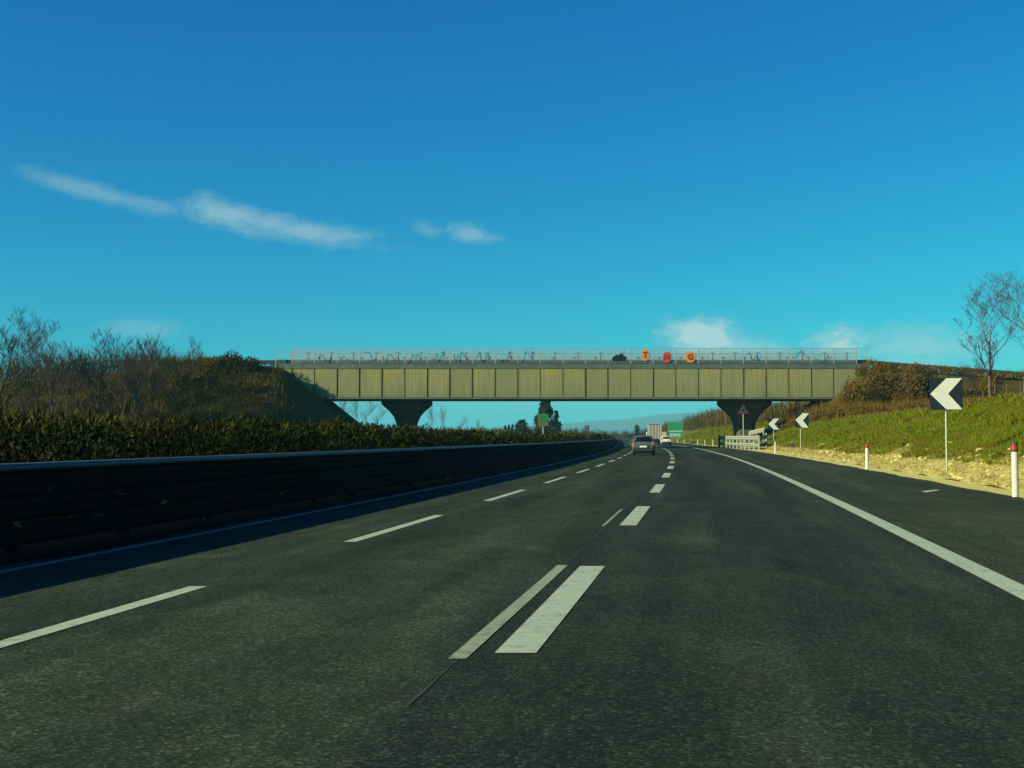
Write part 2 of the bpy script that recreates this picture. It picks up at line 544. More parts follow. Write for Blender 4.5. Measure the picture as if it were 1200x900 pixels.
class MB:
    def __init__(self):
        self.v, self.f, self.mi, self.sm = [], [], [], []

    def add(self, vs, fs, mi=0, smooth=False):
        k = len(self.v)
        self.v += [tuple(p) for p in vs]
        for f in fs:
            self.f.append(tuple(i + k for i in f))
            self.mi.append(mi)
            self.sm.append(smooth)
        return self

    def box(self, x0, x1, y0, y1, z0, z1, mi=0):
        vs = [(x0, y0, z0), (x1, y0, z0), (x1, y1, z0), (x0, y1, z0), (x0, y0, z1), (x1, y0, z1), (x1, y1, z1), (x0, y1, z1)]
        return self.add(vs, [(3, 2, 1, 0), (4, 5, 6, 7), (0, 1, 5, 4), (1, 2, 6, 5), (2, 3, 7, 6), (3, 0, 4, 7)], mi)

    def bbox(self, x0, x1, y0, y1, z0, z1, bv=0.02, mi=0):
        """box with chamfered edges"""
        bm = bmesh.new()
        bmesh.ops.create_cube(bm, size=1)
        bmesh.ops.scale(bm, vec=(x1 - x0, y1 - y0, z1 - z0), verts=bm.verts)
        bmesh.ops.translate(bm, vec=((x0 + x1) / 2, (y0 + y1) / 2, (z0 + z1) / 2), verts=bm.verts)
        bmesh.ops.bevel(bm, geom=bm.edges[:], offset=bv, segments=2, affect='EDGES')
        bm.verts.index_update()
        self.add([v.co[:] for v in bm.verts], [[v.index for v in f.verts] for f in bm.faces], mi)
        bm.free()
        return self

    def tube(self, pts, rads, n=6, mi=0, cap=True, smooth=True):
        pts = [Vector(p) for p in pts]
        k = len(pts)
        rings = []
        ref = None
        for i, p in enumerate(pts):
            d = (pts[min(i + 1, k - 1)] - pts[max(i - 1, 0)]).normalized()
            if ref is None:
                ref = Vector((1, 0, 0)) if abs(d.x) < 0.8 else Vector((0, 1, 0))
            a = d.cross(ref).normalized()
            b = d.cross(a)
            ref = a.cross(d)
            r = rads[i] if hasattr(rads, '__len__') else rads
            rings.append([p + (a * math.cos(2 * PI * j / n) + b * math.sin(2 * PI * j / n)) * r for j in range(n)])
        vs = [q for ring in rings for q in ring]
        fs = []
        for i in range(k - 1):
            for j in range(n):
                j2 = (j + 1) % n
                fs.append((i * n + j, i * n + j2, (i + 1) * n + j2, (i + 1) * n + j))
        self.add(vs, fs, mi, smooth)
        if cap:
            self.add(rings[0], [tuple(range(n - 1, -1, -1))], mi)
            self.add(rings[-1], [tuple(range(n))], mi)
        return self

    def prism(self, poly, y0, y1, mi=0, mi_side=None):
        """polygon in x,z extruded along y"""
        n = len(poly)
        vs = [(x, y0, z) for x, z in poly] + [(x, y1, z) for x, z in poly]
        self.add(vs, [tuple(range(n)), tuple(range(2 * n - 1, n - 1, -1))], mi)
        self.add(vs, [(i, i + n, (i + 1) % n + n, (i + 1) % n) for i in range(n)], mi if mi_side is None else mi_side)
        return self

    def mesh(self, name, mats):
        me = bpy.data.meshes.new(name)
        me.from_pydata(self.v, [], self.f)
        for m in (mats if isinstance(mats, (list, tuple)) else [mats]):
            me.materials.append(MATS[m])
        me.polygons.foreach_set('material_index', self.mi)
        me.polygons.foreach_set('use_smooth', self.sm)
        me.update()
        return me

    def build(self, name, mats, parent=None, loc=None, rz=None):
        return link(name, self.mesh(name, mats), parent, loc, rz)


def np_mesh(name, V, nper, mats, midx=None):
    """mesh of N separate polygons with nper corners each"""
    V = np.asarray(V, dtype=np.float32).reshape(-1, 3)
    n = len(V) // nper
    me = bpy.data.meshes.new(name)
    me.vertices.add(len(V))
    me.vertices.foreach_set('co', V.ravel())
    me.loops.add(len(V))
    me.loops.foreach_set('vertex_index', np.arange(len(V), dtype=np.int32))
    me.polygons.add(n)
    me.polygons.foreach_set('loop_start', np.arange(0, len(V), nper, dtype=np.int32))
    for m in (mats if isinstance(mats, (list, tuple)) else [mats]):
        me.materials.append(MATS[m])
    if midx is not None:
        me.polygons.foreach_set('material_index', np.asarray(midx, dtype=np.int32))
    me.update(calc_edges=True)
    me.validate()
    return me


def unit(a):
    return a / np.maximum(1e-9, np.linalg.norm(a, axis=1, keepdims=True))


def leaves(P, L, Wd, D=None, rng=RNG):
    """diamond leaves at points P, length L, width Wd, direction D (random if None)"""
    n = len(P)
    if D is None:
        D = rng.normal(size=(n, 3))
    D = unit(D)
    S = unit(np.cross(D, rng.normal(size=(n, 3))))
    L = np.broadcast_to(np.asarray(L, float), (n,))[:, None]
    Wd = np.broadcast_to(np.asarray(Wd, float), (n,))[:, None]
    a = P
    b = P + D * L * 0.45 + S * Wd * 0.5
    c = P + D * L
    d = P + D * L * 0.45 - S * Wd * 0.5
    return np.stack([a, b, c, d], axis=1).reshape(-1, 3)


def in_ball(n, rng=RNG, shell=0.0):
    d = unit(rng.normal(size=(n, 3)))
    r = (shell + (1 - shell) * rng.random(n)) ** (1 / 2.2)
    return d * r[:, None]


# ------------------------------------------------------------------ setting: ground, roads, verge
def ylist(y0, y1):
    ys, y = [], y0
    while y < y1:
        ys.append(y)
        y += 1.5 if y < 120 else 3 if y < 220 else 12 if y < 420 else 40
    ys.append(y1)
    return ys


def strip(name, o0, o1, y0, y1, z, m, parent=None, wob0=None, wob1=None, nx=1, thick=0.0):
    """ribbon between two offsets from the road's reference line"""
    ys = ylist(y0, y1)
    vs, fs = [], []
    for y in ys:
        a = o0 + (wob0(y) if wob0 else 0)
        b = o1 + (wob1(y) if wob1 else 0)
        for k in range(nx + 1):
            vs.append((mid(y) + a + (b - a) * k / nx, y, z))
    for i in range(len(ys) - 1):
        for k in range(nx):
            p = i * (nx + 1) + k
            fs.append((p, p + 1, p + nx + 2, p + nx + 1))
    return MB().add(vs, fs).build(name, m, parent)


def make_ground():
    ys = [-40, -25, -12, 0, 6, 12] + [15 + 2.0 * i for i in range(53)] + [122 + 1.5 * i for i in range(44)] + \
         [190 + 8 * i for i in range(30)] + [440, 480, 530, 600, 700, 850, 1100, 1500, 2200, 3500, 5000, 7300]
    offs = [-7000, -3000, -1200, -600, -300, -200, -150, -120, -100, -90] + [-84 + 1.6 * i for i in range(38)] + \
           [-22.5, -15, -8, 0, 5, 8.3, 8.9] + [9.3 + 0.45 * i for i in range(24)] + [20.2 + 1.2 * i for i in range(28)] + \
           [56, 62, 70, 80, 92, 110, 140, 200, 300, 600, 1200, 3000, 7000]
    vs, fs, gr = [], [], []
    for y in ys:
        for o in offs:
            x = mid(min(y, 700)) + o
            vs.append((x, y, ground_z(x, y) if -100 < o < 200 and y < 3000 else (ground_z(mid(y) + max(-99, min(199, o)), y) if y < 700 else -0.06)))
            g = 0.12
            if 10.2 < o < 30 and y < 145:
                g = 0.95 * sm(10.0, 11.2, o) * (1 - sm(16.5, 19, o))
            elif o > 9 and y > 160:
                g = 0.85 * (1 - sm(20, 26, o))
            gr.append(g)
    n = len(offs)
    for i in range(len(ys) - 1):
        for j in range(n - 1):
            fs.append((i * n + j, i * n + j + 1, (i + 1) * n + j + 1, (i + 1) * n + j))
    b = MB()
    b.add(vs, fs, 0, True)
    me = b.mesh('ground', 'ground')
    at = me.attributes.new('grassy', 'FLOAT', 'POINT')
    at.data.foreach_set('value', gr)
    setp(link('ground', me), kind='structure')


make_ground()
YR0, YR1 = -14, 690
road = setp(strip('road', -7.6, -0.30, YR0, YR1, 0.0, 'road_old', nx=2), kind='structure')
lane = setp(strip('right_lane', -0.30, 4.1, YR0, YR1, 0.0, 'road_new', nx=2), kind='structure')
shoulder = setp(strip('hard_shoulder', 4.1, 8.5, YR0, YR1, 0.0, 'road_shoulder', nx=2,
                      wob1=lambda y: 0.07 * math.sin(y * 0.7) + 0.05 * math.sin(y * 2.3)), kind='structure')
setp(strip('opposite_carriageway', -23, -10.4, YR0, YR1, 0.0, 'road_old', nx=2), kind='structure')
setp(strip('median_strip', -10.4, -7.6, YR0, YR1, 0.006, 'soil_and_shade', nx=2), kind='structure')
setp(strip('shade_strip', -7.62, -6.32, YR0, 420, 0.004, 'soil_and_shade', nx=2, wob1=lambda y: 0.10 * math.sin(y * 0.9) + 0.07 * math.sin(y * 2.7)), kind='structure')  # dark sheet added to deepen the guard rail's shade on the asphalt
gravel = setp(strip('gravel_verge', 8.30, 9.9, YR0, 420, -0.016, 'gravel', nx=3,
                    wob1=lambda y: 0.15 * math.sin(y * 0.4)), kind='structure')


vs, fs = [], []
ys_ = ylist(18, 150)
ks = [9.30, 9.65, 10.05, 10.5, 11.0, 11.4]
for y in ys_:
    for j, o in enumerate(ks):
        o2 = o + (0.35 * math.sin(y * 0.23) + 0.25 * math.sin(y * 0.9) if j == 5 else 0)
        vs.append((mid(y) + o2, y, ground_z(mid(y) + o2, y) + (0.04 if 0 < j < 5 else -0.03) + 0.02 * math.sin(y * 3 + j * 2)))
for i in range(len(ys_) - 1):
    for j in range(5):
        p = i * 6 + j
        fs.append((p, p + 1, p + 7, p + 6))
setp(MB().add(vs, fs, 0, True).build('rubble_bank', 'rubble_soil'), kind='structure')


def dash(parent, o0, wd, y0, y1, m='paint_white', z=0.005, name='lane_dash'):
    vs, fs = [], []
    n = 4
    for i in range(n + 1):
        y = y0 + (y1 - y0) * i / n
        vs += [(mid(y) + o0 - wd / 2, y, z), (mid(y) + o0 + wd / 2, y, z)]
    for i in range(n):
        fs.append((2 * i, 2 * i + 1, 2 * i + 3, 2 * i + 2))
    return MB().add(vs, fs).build(name, m, parent)


for i in range(28):
    c = 10.4 + 11.15 * i
    dash(lane, 0.02, 0.27, c - 2.6, c + 2.6)
c = 8.4
for i in range(30):
    dash(road, -3.50, 0.17, c - 2.6, c + 2.85)
    c += 10.2
dash(road, -0.315, 0.115, 7.6, 13.1, 'paint_old', 0.005, 'worn_dash')
dash(road, -0.36, 0.045, 18.8, 23.2, 'paint_old', 0.005, 'worn_dash')
strip('edge_line', 3.97, 4.24, YR0, 640, 0.005, 'paint_white', shoulder)
strip('edge_line', -6.12, -5.97, YR0, 640, 0.005, 'paint_shaded', road)
# dark seam where the two layers of asphalt meet
vs, fs = [], []
k = 0
y = 6.3
while y < 26:
    wv = max(0.0015, 0.0035 + 0.006 * math.sin(y * 1.7) * math.sin(y * 0.61 + 1) + 0.004 * random.random())
    dx = 0.010 * math.sin(y * 1.3) + random.uniform(-0.006, 0.006)
    vs += [(mid(y) - 0.305 + dx - wv, y, 0.003), (mid(y) - 0.305 + dx + wv, y, 0.003)]
    if k:
        fs.append((2 * k - 2, 2 * k - 1, 2 * k + 1, 2 * k))
    k += 1
    y += 0.15
MB().add(vs, fs).build('seam', 'crack', road)
# stray paint streak on the hard shoulder
MB().add([(10.45, 30.2, 0.006), (11.25, 31.5, 0.006), (11.23, 31.75, 0.006), (10.75, 31.15, 0.006), (10.43, 30.55, 0.006)],
         [(0, 1, 2, 3, 4)]).build('paint_streak', 'paint_white', shoulder)
# ------------------------------------------------------------------ median guard rail and hedge
RO = -7.0


def ribbon(profile, ys, o0, mats='galv_dull', zf=None):
    """sweep a profile (dx, z) along the road at offset o0"""
    n = len(profile)
    vs, fs = [], []
    for y in ys:
        for dx, z in profile:
            vs.append((mid(y) + o0 + dx, y, z))
    for i in range(len(ys) - 1):
        for j in range(n - 1):
            fs.append((i * n + j, i * n + j + 1, (i + 1) * n + j + 1, (i + 1) * n + j))
    return MB().add(vs, fs, 0, True)


def wprofile(zc, h=0.31, d=0.08, x=0.0, t=0.006):
    zs = [-0.5, -0.42, -0.28, -0.14, 0.0, 0.14, 0.28, 0.42, 0.5]
    ds = [0.0, 0.35, 1.0, 1.0, 0.1, 1.0, 1.0, 0.35, 0.0]
    front = [(x + d * a, zc + h * s) for s, a in zip(zs, ds)]
    back = [(x + d * a - t, zc + h * s) for s, a in zip(reversed(zs), reversed(ds))]
    return front + back + [front[0]]


rail = empty('median_guard_rail', (mid(14) + RO, 14, 0), 0, 'dark steel guard rail with pale top rail running along the left median', 'guard rail')
yr = ylist(-12, 600)


def local(o, parent):
    o.parent = parent
    o.matrix_parent_inverse = Matrix.Translation(-Vector(parent.location))
    return o


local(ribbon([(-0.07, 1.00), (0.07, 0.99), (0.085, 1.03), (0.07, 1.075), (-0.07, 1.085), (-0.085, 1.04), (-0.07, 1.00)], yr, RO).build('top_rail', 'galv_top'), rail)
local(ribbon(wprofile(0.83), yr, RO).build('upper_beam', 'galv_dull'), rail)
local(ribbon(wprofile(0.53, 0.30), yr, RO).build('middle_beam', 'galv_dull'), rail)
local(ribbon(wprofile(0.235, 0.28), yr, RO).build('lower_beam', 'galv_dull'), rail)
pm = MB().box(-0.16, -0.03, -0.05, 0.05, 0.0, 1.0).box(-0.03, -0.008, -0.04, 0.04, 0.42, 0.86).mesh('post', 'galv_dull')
y = 6.0
while y < 300:
    local(link('post', pm, None, (mid(y) + RO, y, 0.007), head(y)), rail)
    y += 2.8 if y < 120 else 6

hedge = empty('oleander_hedge', (mid(20) - 8.9, 20, 0), 0, 'long dark oleander hedge growing behind the median guard rail', 'hedge')


def hedge_leaves(y0, y1, n, L, Wd, rng):
    ys = rng.uniform(y0, y1, n)
    mids = np.array([mid(v) for v in ys])
    hgt = 1.62 + 0.08 * np.sin(ys * 0.8) + 0.13 * np.sin(ys * 2.3 + 1) * np.sin(ys * 0.37) + 0.10 * np.abs(np.sin(ys * 3.3 + np.sin(ys))) - np.clip((ys - 34) / 30, 0, 1) * 0.22 - 0.12 * np.clip((22 - ys) / 8, 0, 1)
    cl = 0.5 + 0.5 * np.sin(ys * 3.1) * np.sin(ys * 1.27 + 2)
    u = rng.uniform(-1, 1, n)
    v = rng.beta(1.25, 1.0, n)
    xo = -8.75 + u * 0.85 * (1 - 0.45 * v ** 3)
    z = 0.02 + v * (hgt - 0.02) * (0.94 + 0.06 * cl) + rng.normal(0, 0.035, n)
    P = np.stack([mids + xo, ys, z], 1)
    D = np.stack([rng.normal(0.1, 0.55, n), rng.normal(0, 0.55, n), rng.normal(0.75, 0.35, n)], 1)
    return leaves(P, rng.uniform(0.7, 1.2, n) * L, Wd, D, rng)


V = np.concatenate([hedge_leaves(9, 26, 26000, 0.17, 0.036, RNG), hedge_leaves(26, 50, 22000, 0.19, 0.05, RNG),
                    hedge_leaves(50, 100, 16000, 0.26, 0.085, RNG), hedge_leaves(100, 220, 14000, 0.4, 0.14, RNG),
                    hedge_leaves(220, 560, 10000, 0.6, 0.26, RNG)])
ns = 900
ys = 10 + 80 * RNG.random(ns) ** 1.4
P = np.stack([np.array([mid(v) for v in ys]) - 8.75 + RNG.uniform(-0.7, 0.7, ns), ys, 1.35 - np.clip((ys - 34) / 30, 0, 1) * 0.2 + RNG.uniform(-0.1, 0.25, ns)], 1)
D = np.stack([RNG.normal(0, 0.35, ns), RNG.normal(0, 0.35, ns), np.ones(ns)], 1)
V = np.concatenate([V, leaves(P, RNG.uniform(0.2, 0.5, ns), 0.03, D)])
local(link('foliage', np_mesh('hedge_foliage', V, 4, 'oleander')), hedge)
sb = MB()
y = 9.0
while y < 110:
    for _ in range(2):
        x = mid(y) - 8.75 + random.uniform(-0.4, 0.4)
        sb.tube([(x, y, 0.0), (x + random.uniform(-.1, .1), y + random.uniform(-.1, .1), 0.6), (x + random.uniform(-.3, .3), y + random.uniform(-.3, .3), 1.35)],
                [0.02, 0.016, 0.008], 4)
    y += random.uniform(0.35, 0.7)
local(sb.build('stems', 'bark'), hedge)['kind'] = 'stuff'
# stray pale sprigs that poke through the rail
for i, (px, py) in enumerate(((16, 614), (44, 588), (60, 582), (83, 603), (115, 598), (142, 577), (190, 590), (262, 584), (330, 575), (396, 565))):
    a = (px - 600) / FPX
    Y = 13.0
    for _ in range(30):
        Y = (mid(Y) + RO + 0.12) / a
    P0 = unproj(px, py, Y)
    n = 1
    P = np.array([[P0.x + random.uniform(-.06, .02), P0.y + random.uniform(-.09, .09), P0.z + random.uniform(-.05, .05)] for _ in range(n)])
    D = np.array([[random.uniform(.2, 1), random.uniform(-1, 1), random.uniform(-.5, .8)] for _ in range(n)])
    local(link('sprig', np_mesh('sprig', leaves(P, 0.15, 0.06, D), 4, 'dry_grass')), hedge)

# ------------------------------------------------------------------ overpass
ZB, ZF, ZC, ZR = EYE + 46 * BS, EYE + 80 * BS, EYE + 90 * BS, EYE + 104 * BS     # soffit, fascia top, cornice top, railing top
XL, XR = -278 * BS, 418 * BS
br = empty('overpass_bridge', (7.4, 153, 0), 0, 'concrete road overpass with yellow stained panels crossing the whole motorway', 'bridge')


def bpart(b, name, m):
    return local(b.build(name, m), br)


bpart(MB().box(XL + 0.05, XR - 0.05, BY0 + 0.28, BY1 - 0.28, ZB + 0.02, ZF + 0.55), 'deck', 'concrete_dark')
bpart(MB().box(XL, XR, BY0 - 0.10, BY1 + 0.10, ZB - 0.16, ZB + 0.0), 'soffit_slab', 'concrete_dark')
k0 = math.ceil((XL - JX0) / JP)
k1 = math.floor((XR - JX0) / JP)
edges = [XL] + [JX0 + k * JP for k in range(k0, k1 + 1)] + [XR]
for a, b in zip(edges[:-1], edges[1:]):
    if b - a < 0.3:
        continue
    g = random.choice((0.015, 0.025, 0.035, 0.07))
    prox = random.uniform(-0.02, 0.02)
    bpart(MB().bbox(a + g, b - g, BY0 - 0.02 + prox, BY0 + 0.27, ZB + 0.01, ZF - 0.02, 0.04), 'panel', 'fascia')
    bpart(MB().box(a + g, b - g, BY1 - 0.27, BY1 + 0.02 + prox, ZB + 0.01, ZF - 0.02), 'rear_panel', 'fascia')
bpart(MB().box(XL, XR, BY0 - 0.05, BY0 + 0.55, ZF, ZF + 0.62), 'cornice', 'cornice')
bpart(MB().box(XL, XR, BY1 - 0.55, BY1 + 0.05, ZF, ZF + 0.62), 'cornice', 'cornice')
bpart(MB().box(XL, XR, BY0 + 0.62, BY0 + 0.72, ZF + 0.64, ZC + 0.10), 'kerb_rail', 'deck_rail')
bpart(MB().box(XL, XR, BY1 - 0.72, BY1 - 0.62, ZF + 0.64, ZC + 0.10), 'kerb_rail', 'deck_rail')
bpart(MB().box(XL, XR, BY0 + 0.55, BY1 - 0.55, ZF + 0.552, ZF + 0.60), 'road_surface', 'road_old')
# railings: posts at the joints, horizontal bars, wire net panels
pmesh = MB().box(-0.045, 0.045, -0.05, 0.05, 0, ZR - ZF - 0.05).mesh('railing_post', 'galv')
smesh = MB().box(-0.06, 0.06, -0.04, 0.04, 0, 1.35).box(-0.28, 0.28, -0.05, 0.0, 1.35, 1.47).mesh('inner_post', 'deck_rail')
pw = JP - 0.1
nb = MB()
ph0, ph1 = 0.72, ZR - ZF - 0.08
for i in range(27):
    x = -pw / 2 + pw * i / 26
    nb.box(x - 0.013, x + 0.013, -0.006, 0.006, ph0, ph1)
for i in range(7):
    z = ph0 + (ph1 - ph0) * i / 6
    nb.box(-pw / 2, pw / 2, -0.0065, 0.0065, z - 0.010, z + 0.010)
nmesh = nb.mesh('net_panel', 'galv')
for yy in (BY0 + 0.02, BY1 - 0.02):
    for x in [XL + 0.06] + [JX0 + k * JP for k in range(k0, k1 + 1)] + [XR - 0.06]:
        local(link('railing_post', pmesh, None, (x, yy, ZF + 0.0 + 0.01)), br)
    for k in range(k0, k1):
        local(link('net_panel', nmesh, None, (JX0 + (k + 0.5) * JP, yy, ZF + 0.01)), br)
        local(link('inner_post', smesh, None, (JX0 + (k + 0.68) * JP, yy + (0.9 if yy < 150 else -0.9), ZF + 0.61)), br)
    for z in (ZR, ZR - 0.62, ZR - 1.05):
        bpart(MB().box(XL, XR, yy - 0.035, yy + 0.035, z - 0.04, z + 0.02), 'railing_bar', 'galv')
# piers with flared heads
for px in (476, 874.5):
    xc = (px - 600) / FPX * 151.5
    secs = []
    zt = ZB - 0.17
    prof = [(0.0, 3.05, 3.2), (0.48, 3.12, 3.25), (0.75, 2.9, 3.1), (1.4, 2.15, 2.6), (2.1, 1.60, 2.0), (2.9, 1.28, 1.6), (3.8, 1.16, 1.45), (zt + 0.3, 1.12, 1.4)]
    vs, fs = [], []
    for d, hx, hy in prof:
        c_ = min(hx, hy) * 0.32
        ring = [(-hx, -hy + c_), (-hx + c_, -hy), (hx - c_, -hy), (hx, -hy + c_), (hx, hy - c_), (hx - c_, hy), (-hx + c_, hy), (-hx, hy - c_)]
        vs += [(xc + x, 153 + yv, zt - d) for x, yv in ring]
    n = 8
    for i in range(len(prof) - 1):
        for j in range(n):
            j2 = (j + 1) % n
            fs.append((i * n + j, (i + 1) * n + j, (i + 1) * n + j2, i * n + j2))
    fs.append(tuple(range(n)))
    bpart(MB().add(vs, fs), 'pier', 'concrete')
bpart(MB().bbox(XR - 4.6, XR + 1.2, BY0 + 0.4, BY1 - 0.4, 2.5, ZB - 0.17, 0.05).bbox(XR - 5.6, XR - 4.601, BY0 - 0.6, BY1, 2.2, ZB - 0.7, 0.05), 'abutment', 'concrete')
bpart(MB().bbox(XL - 0.8, XL + 5.2, BY0 + 0.4, BY1 - 0.4, 2.5, ZB - 0.17, 0.05), 'abutment', 'concrete')


def letter(ch, px, py, size, back, front, blob):
    """painted letter on a rounded board wired to the net"""
    cu = bpy.data.curves.new('letter', 'FONT')
    cu.body = ch
    cu.size = size
    cu.extrude = 0.012
    cu.offset = 0.05
    cu.align_x = 'CENTER'
    cu.align_y = 'CENTER'
    tmp = bpy.data.objects.new('tmp', cu)
    COL.objects.link(tmp)
    dg = bpy.context.evaluated_depsgraph_get()
    me = bpy.data.meshes.new_from_object(tmp.evaluated_get(dg))
    bpy.data.objects.remove(tmp)
    me.materials.clear()
    me.materials.append(MATS[front])
    p = unproj(px, py, BY0 - 0.08)
    bd = MB()
    nn = 18
    poly = []
    for i in range(nn):
        a = 2 * PI * i / nn
        r = blob[0] if isinstance(blob[0], float) else 0.5
        ca, sa = math.cos(a), math.sin(a)
        q = 0.72
        poly.append((blob[0] * math.copysign(abs(ca) ** q, ca) * (1 + 0.08 * math.sin(3 * a + px)), blob[1] * math.copysign(abs(sa) ** q, sa) * (1 + 0.06 * math.sin(2 * a))))
    bo = bd.prism(poly, -0.02, 0.02).build('letter_board', back, None, p)
    local(bo, br)
    o = link('painted_letter', me, bo, (0, -0.036, 0))
    o.rotation_euler = (math.radians(90), 0, 0)


letter('T', 756.5, 416, 0.95, 'graffiti_orange', 'graffiti_dark', (0.42, 0.72))
letter('N', 782, 418.5, 0.95, 'graffiti_red', 'graffiti_dark', (0.52, 0.66))
letter('G', 809.5, 418.5, 0.95, 'graffiti_orange', 'graffiti_dark', (0.60, 0.66))

bl = [(-0.9, -0.42), (-0.86, 0.02), (-0.6, 0.12), (-0.42, 0.30), (-0.1, 0.26), (0.12, 0.46), (0.36, 0.40), (0.45, 0.16), (0.8, 0.12), (0.95, -0.12), (0.72, -0.40)]
local(MB().prism(bl, -0.02, 0.02).build('dark_board', 'sign_dark', None, unproj(726, 418.5, BY0 - 0.07)), br)

rs = random.Random(4)
for k in list(range(k0 + 1, k0 + 11)) + [k0 + 20, k0 + 22, k0 + 23]:      # illegible scrawls sprayed on the net
    x0 = JX0 + (k + 0.15) * JP
    pts = []
    nn = rs.randint(5, 9)
    for i in range(nn):
        pts.append((x0 + JP * 0.7 * i / nn, BY0 - 0.03, ZF + rs.uniform(0.75, ZR - ZF - 0.25)))
    bpart(MB().tube(pts, 0.035, 4), 'paint_scrawl', rs.choice(('graffiti_blue', 'deck_rail', 'deck_rail')))

# approach guard rails running down the embankments, each a thing of its own
for x0, x1, side, lab in ((XR + 0.1, 92, 1, 'dark guard rail running down the approach road right of the overpass'),
                          (-44, XL - 0.1, -1, 'dark guard rail running along the approach road left of the overpass')):
    g = empty('approach_guard_rail', (x0 if side > 0 else x1, BY0 + 0.9, emb(x0 if side > 0 else x1, 150)), 0, lab, 'guard rail')
    vs, fs = [], []
    n = 12
    prof = wprofile(0.62, 0.5, 0.08)
    for i in range(n + 1):
        x = x0 + (x1 - x0) * i / n
        zb = min(10.0, emb(x, 150)) + 0.12
        for d, z in prof:
            vs.append((x, BY0 + 0.9 - d, zb + z))
    m_ = len(prof)
    for i in range(n):
        for j in range(m_ - 1):
            fs.append((i * m_ + j, i * m_ + j + 1, (i + 1) * m_ + j + 1, (i + 1) * m_ + j))
    local(MB().add(vs, fs).build('beam', 'deck_rail'), g)
    po = MB().box(-0.05, 0.05, 0.0, 0.12, -0.4, 0.95).mesh('post', 'deck_rail')
    for i in range(n + 1):
        x = x0 + (x1 - x0) * i / n
        local(link('post', po, None, (x, BY0 + 0.92, min(10.0, emb(x, 150)) + 0.1)), g)


# ------------------------------------------------------------------ vegetation
def bush_points(cx, cy, cz, r, h, n, rng):
    b = in_ball(n, rng, 0.25)
    k = 5
    cs = in_ball(k, rng) * 0.45
    pick = rng.integers(0, k, n)
    P = (b * 0.62 + cs[pick])
    P[:, 2] = np.abs(P[:, 2])
    return np.stack([cx + P[:, 0] * r, cy + P[:, 1] * r, cz - 0.1 + P[:, 2] * h], 1)


def twigs_up(cx, cy, cz, h, n, wd, rng, spread=0.35, foot=0.5):
    """thin upright twigs, each a slim blade"""
    P = np.stack([cx + rng.normal(0, foot, n), cy + rng.normal(0, foot, n), np.full(n, cz - 0.1)], 1)
    D = np.stack([rng.normal(0, spread, n), rng.normal(0, spread, n), np.ones(n)], 1)
    L = h * rng.uniform(0.45, 1.1, n)
    return leaves(P, L, wd, D, rng)


def scrub(name, spots, m, label=None, cat=None, n=70, leaf=0.3, lw=0.12, twig=26, tw=0.03, rng=None, tmul=1.3):
    rng = rng or RNG
    Vs = []
    for (x, y, r, h) in spots:
        z = ground_z(x, y)
        P = bush_points(x, y, z, r, h, n, rng)
        D = unit(P - np.array([x, y, z - 0.3])) + rng.normal(0, 0.6, (n, 3))
        Vs.append(leaves(P, leaf * rng.uniform(0.6, 1.3, n), lw, D, rng))
        if twig:
            Vs.append(twigs_up(x, y, z, h * tmul, twig, tw, rng, 0.32, r * 0.35))
    return np_mesh(name, np.concatenate(Vs), 4, m)


rl = np.random.default_rng(11)
# dry scrub over the left embankment and the bank in front of it
spots = []
while len(spots) < 2700:
    x = rl.uniform(-95, -17)
    y = rl.uniform(96, 150)
    off = x - mid(y)
    if off > -26:
        continue
    e = emb(x, y)
    if y > 146.5 or (x > -28.5 and y > 134):
        continue
    q = 0.35 if (x > -32 and y > 143 - 0.8 * max(0, x + 32)) else (0.8 if x > -40 else 1.15)
    spots.append((x, y, rl.uniform(0.7, 1.5), rl.uniform(0.7, 1.9) * q))
setp(link('dry_scrub', scrub('dry_scrub', spots, 'dry_brush', n=46, leaf=0.42, lw=0.17, twig=30, tw=0.05, rng=rl, tmul=1.5)),
     'brown and olive winter scrub covering the left embankment', 'scrub', kind='stuff')
# rank dry weeds between the bushes
nw = 26000
wx = rl.uniform(-62, -22, nw)
wy = rl.uniform(112, 147, nw)
keep = (wx + 28.5 < (147 - wy) * 0.55) & np.array([a - mid(b) < -25 for a, b in zip(wx, wy)])
wx, wy = wx[keep], wy[keep]
nw = len(wx)
P = np.stack([wx, wy, np.array([ground_z(a, b) - 0.05 for a, b in zip(wx, wy)])], 1)
D = np.stack([rl.normal(0, 0.3, nw), rl.normal(0, 0.3, nw), np.ones(nw)], 1)
cl = 0.55 + 0.45 * np.sin(wx * 0.9 + np.sin(wy * 0.7) * 2) * np.sin(wy * 0.8 + wx * 0.3)
setp(link('dry_weeds', np_mesh('dry_weeds', leaves(P, (0.25 + 0.9 * cl) * rl.uniform(0.5, 1.2, nw), 0.09, D, rl), 4, 'dry_brush')),
     'rank dry weeds between the bushes of the left embankment', 'weeds', kind='stuff')
# ridge scrub behind the crest left
spots = [(x, 147.5 + rl.uniform(-1.5, 0.0), rl.uniform(0.8, 1.5), rl.uniform(1.4, 2.6) * (1 - 0.35 * sm(-48, -34, x)) + (0.9 if x < -46 else 0)) for x in np.arange(-92, -35, 0.5)]
setp(link('crest_scrub', scrub('crest_scrub', spots, 'dry_brush', n=90, leaf=0.36, lw=0.14, twig=36, tw=0.04, rng=rl)),
     'olive and brown scrub along the crest of the left embankment', 'scrub', kind='stuff')
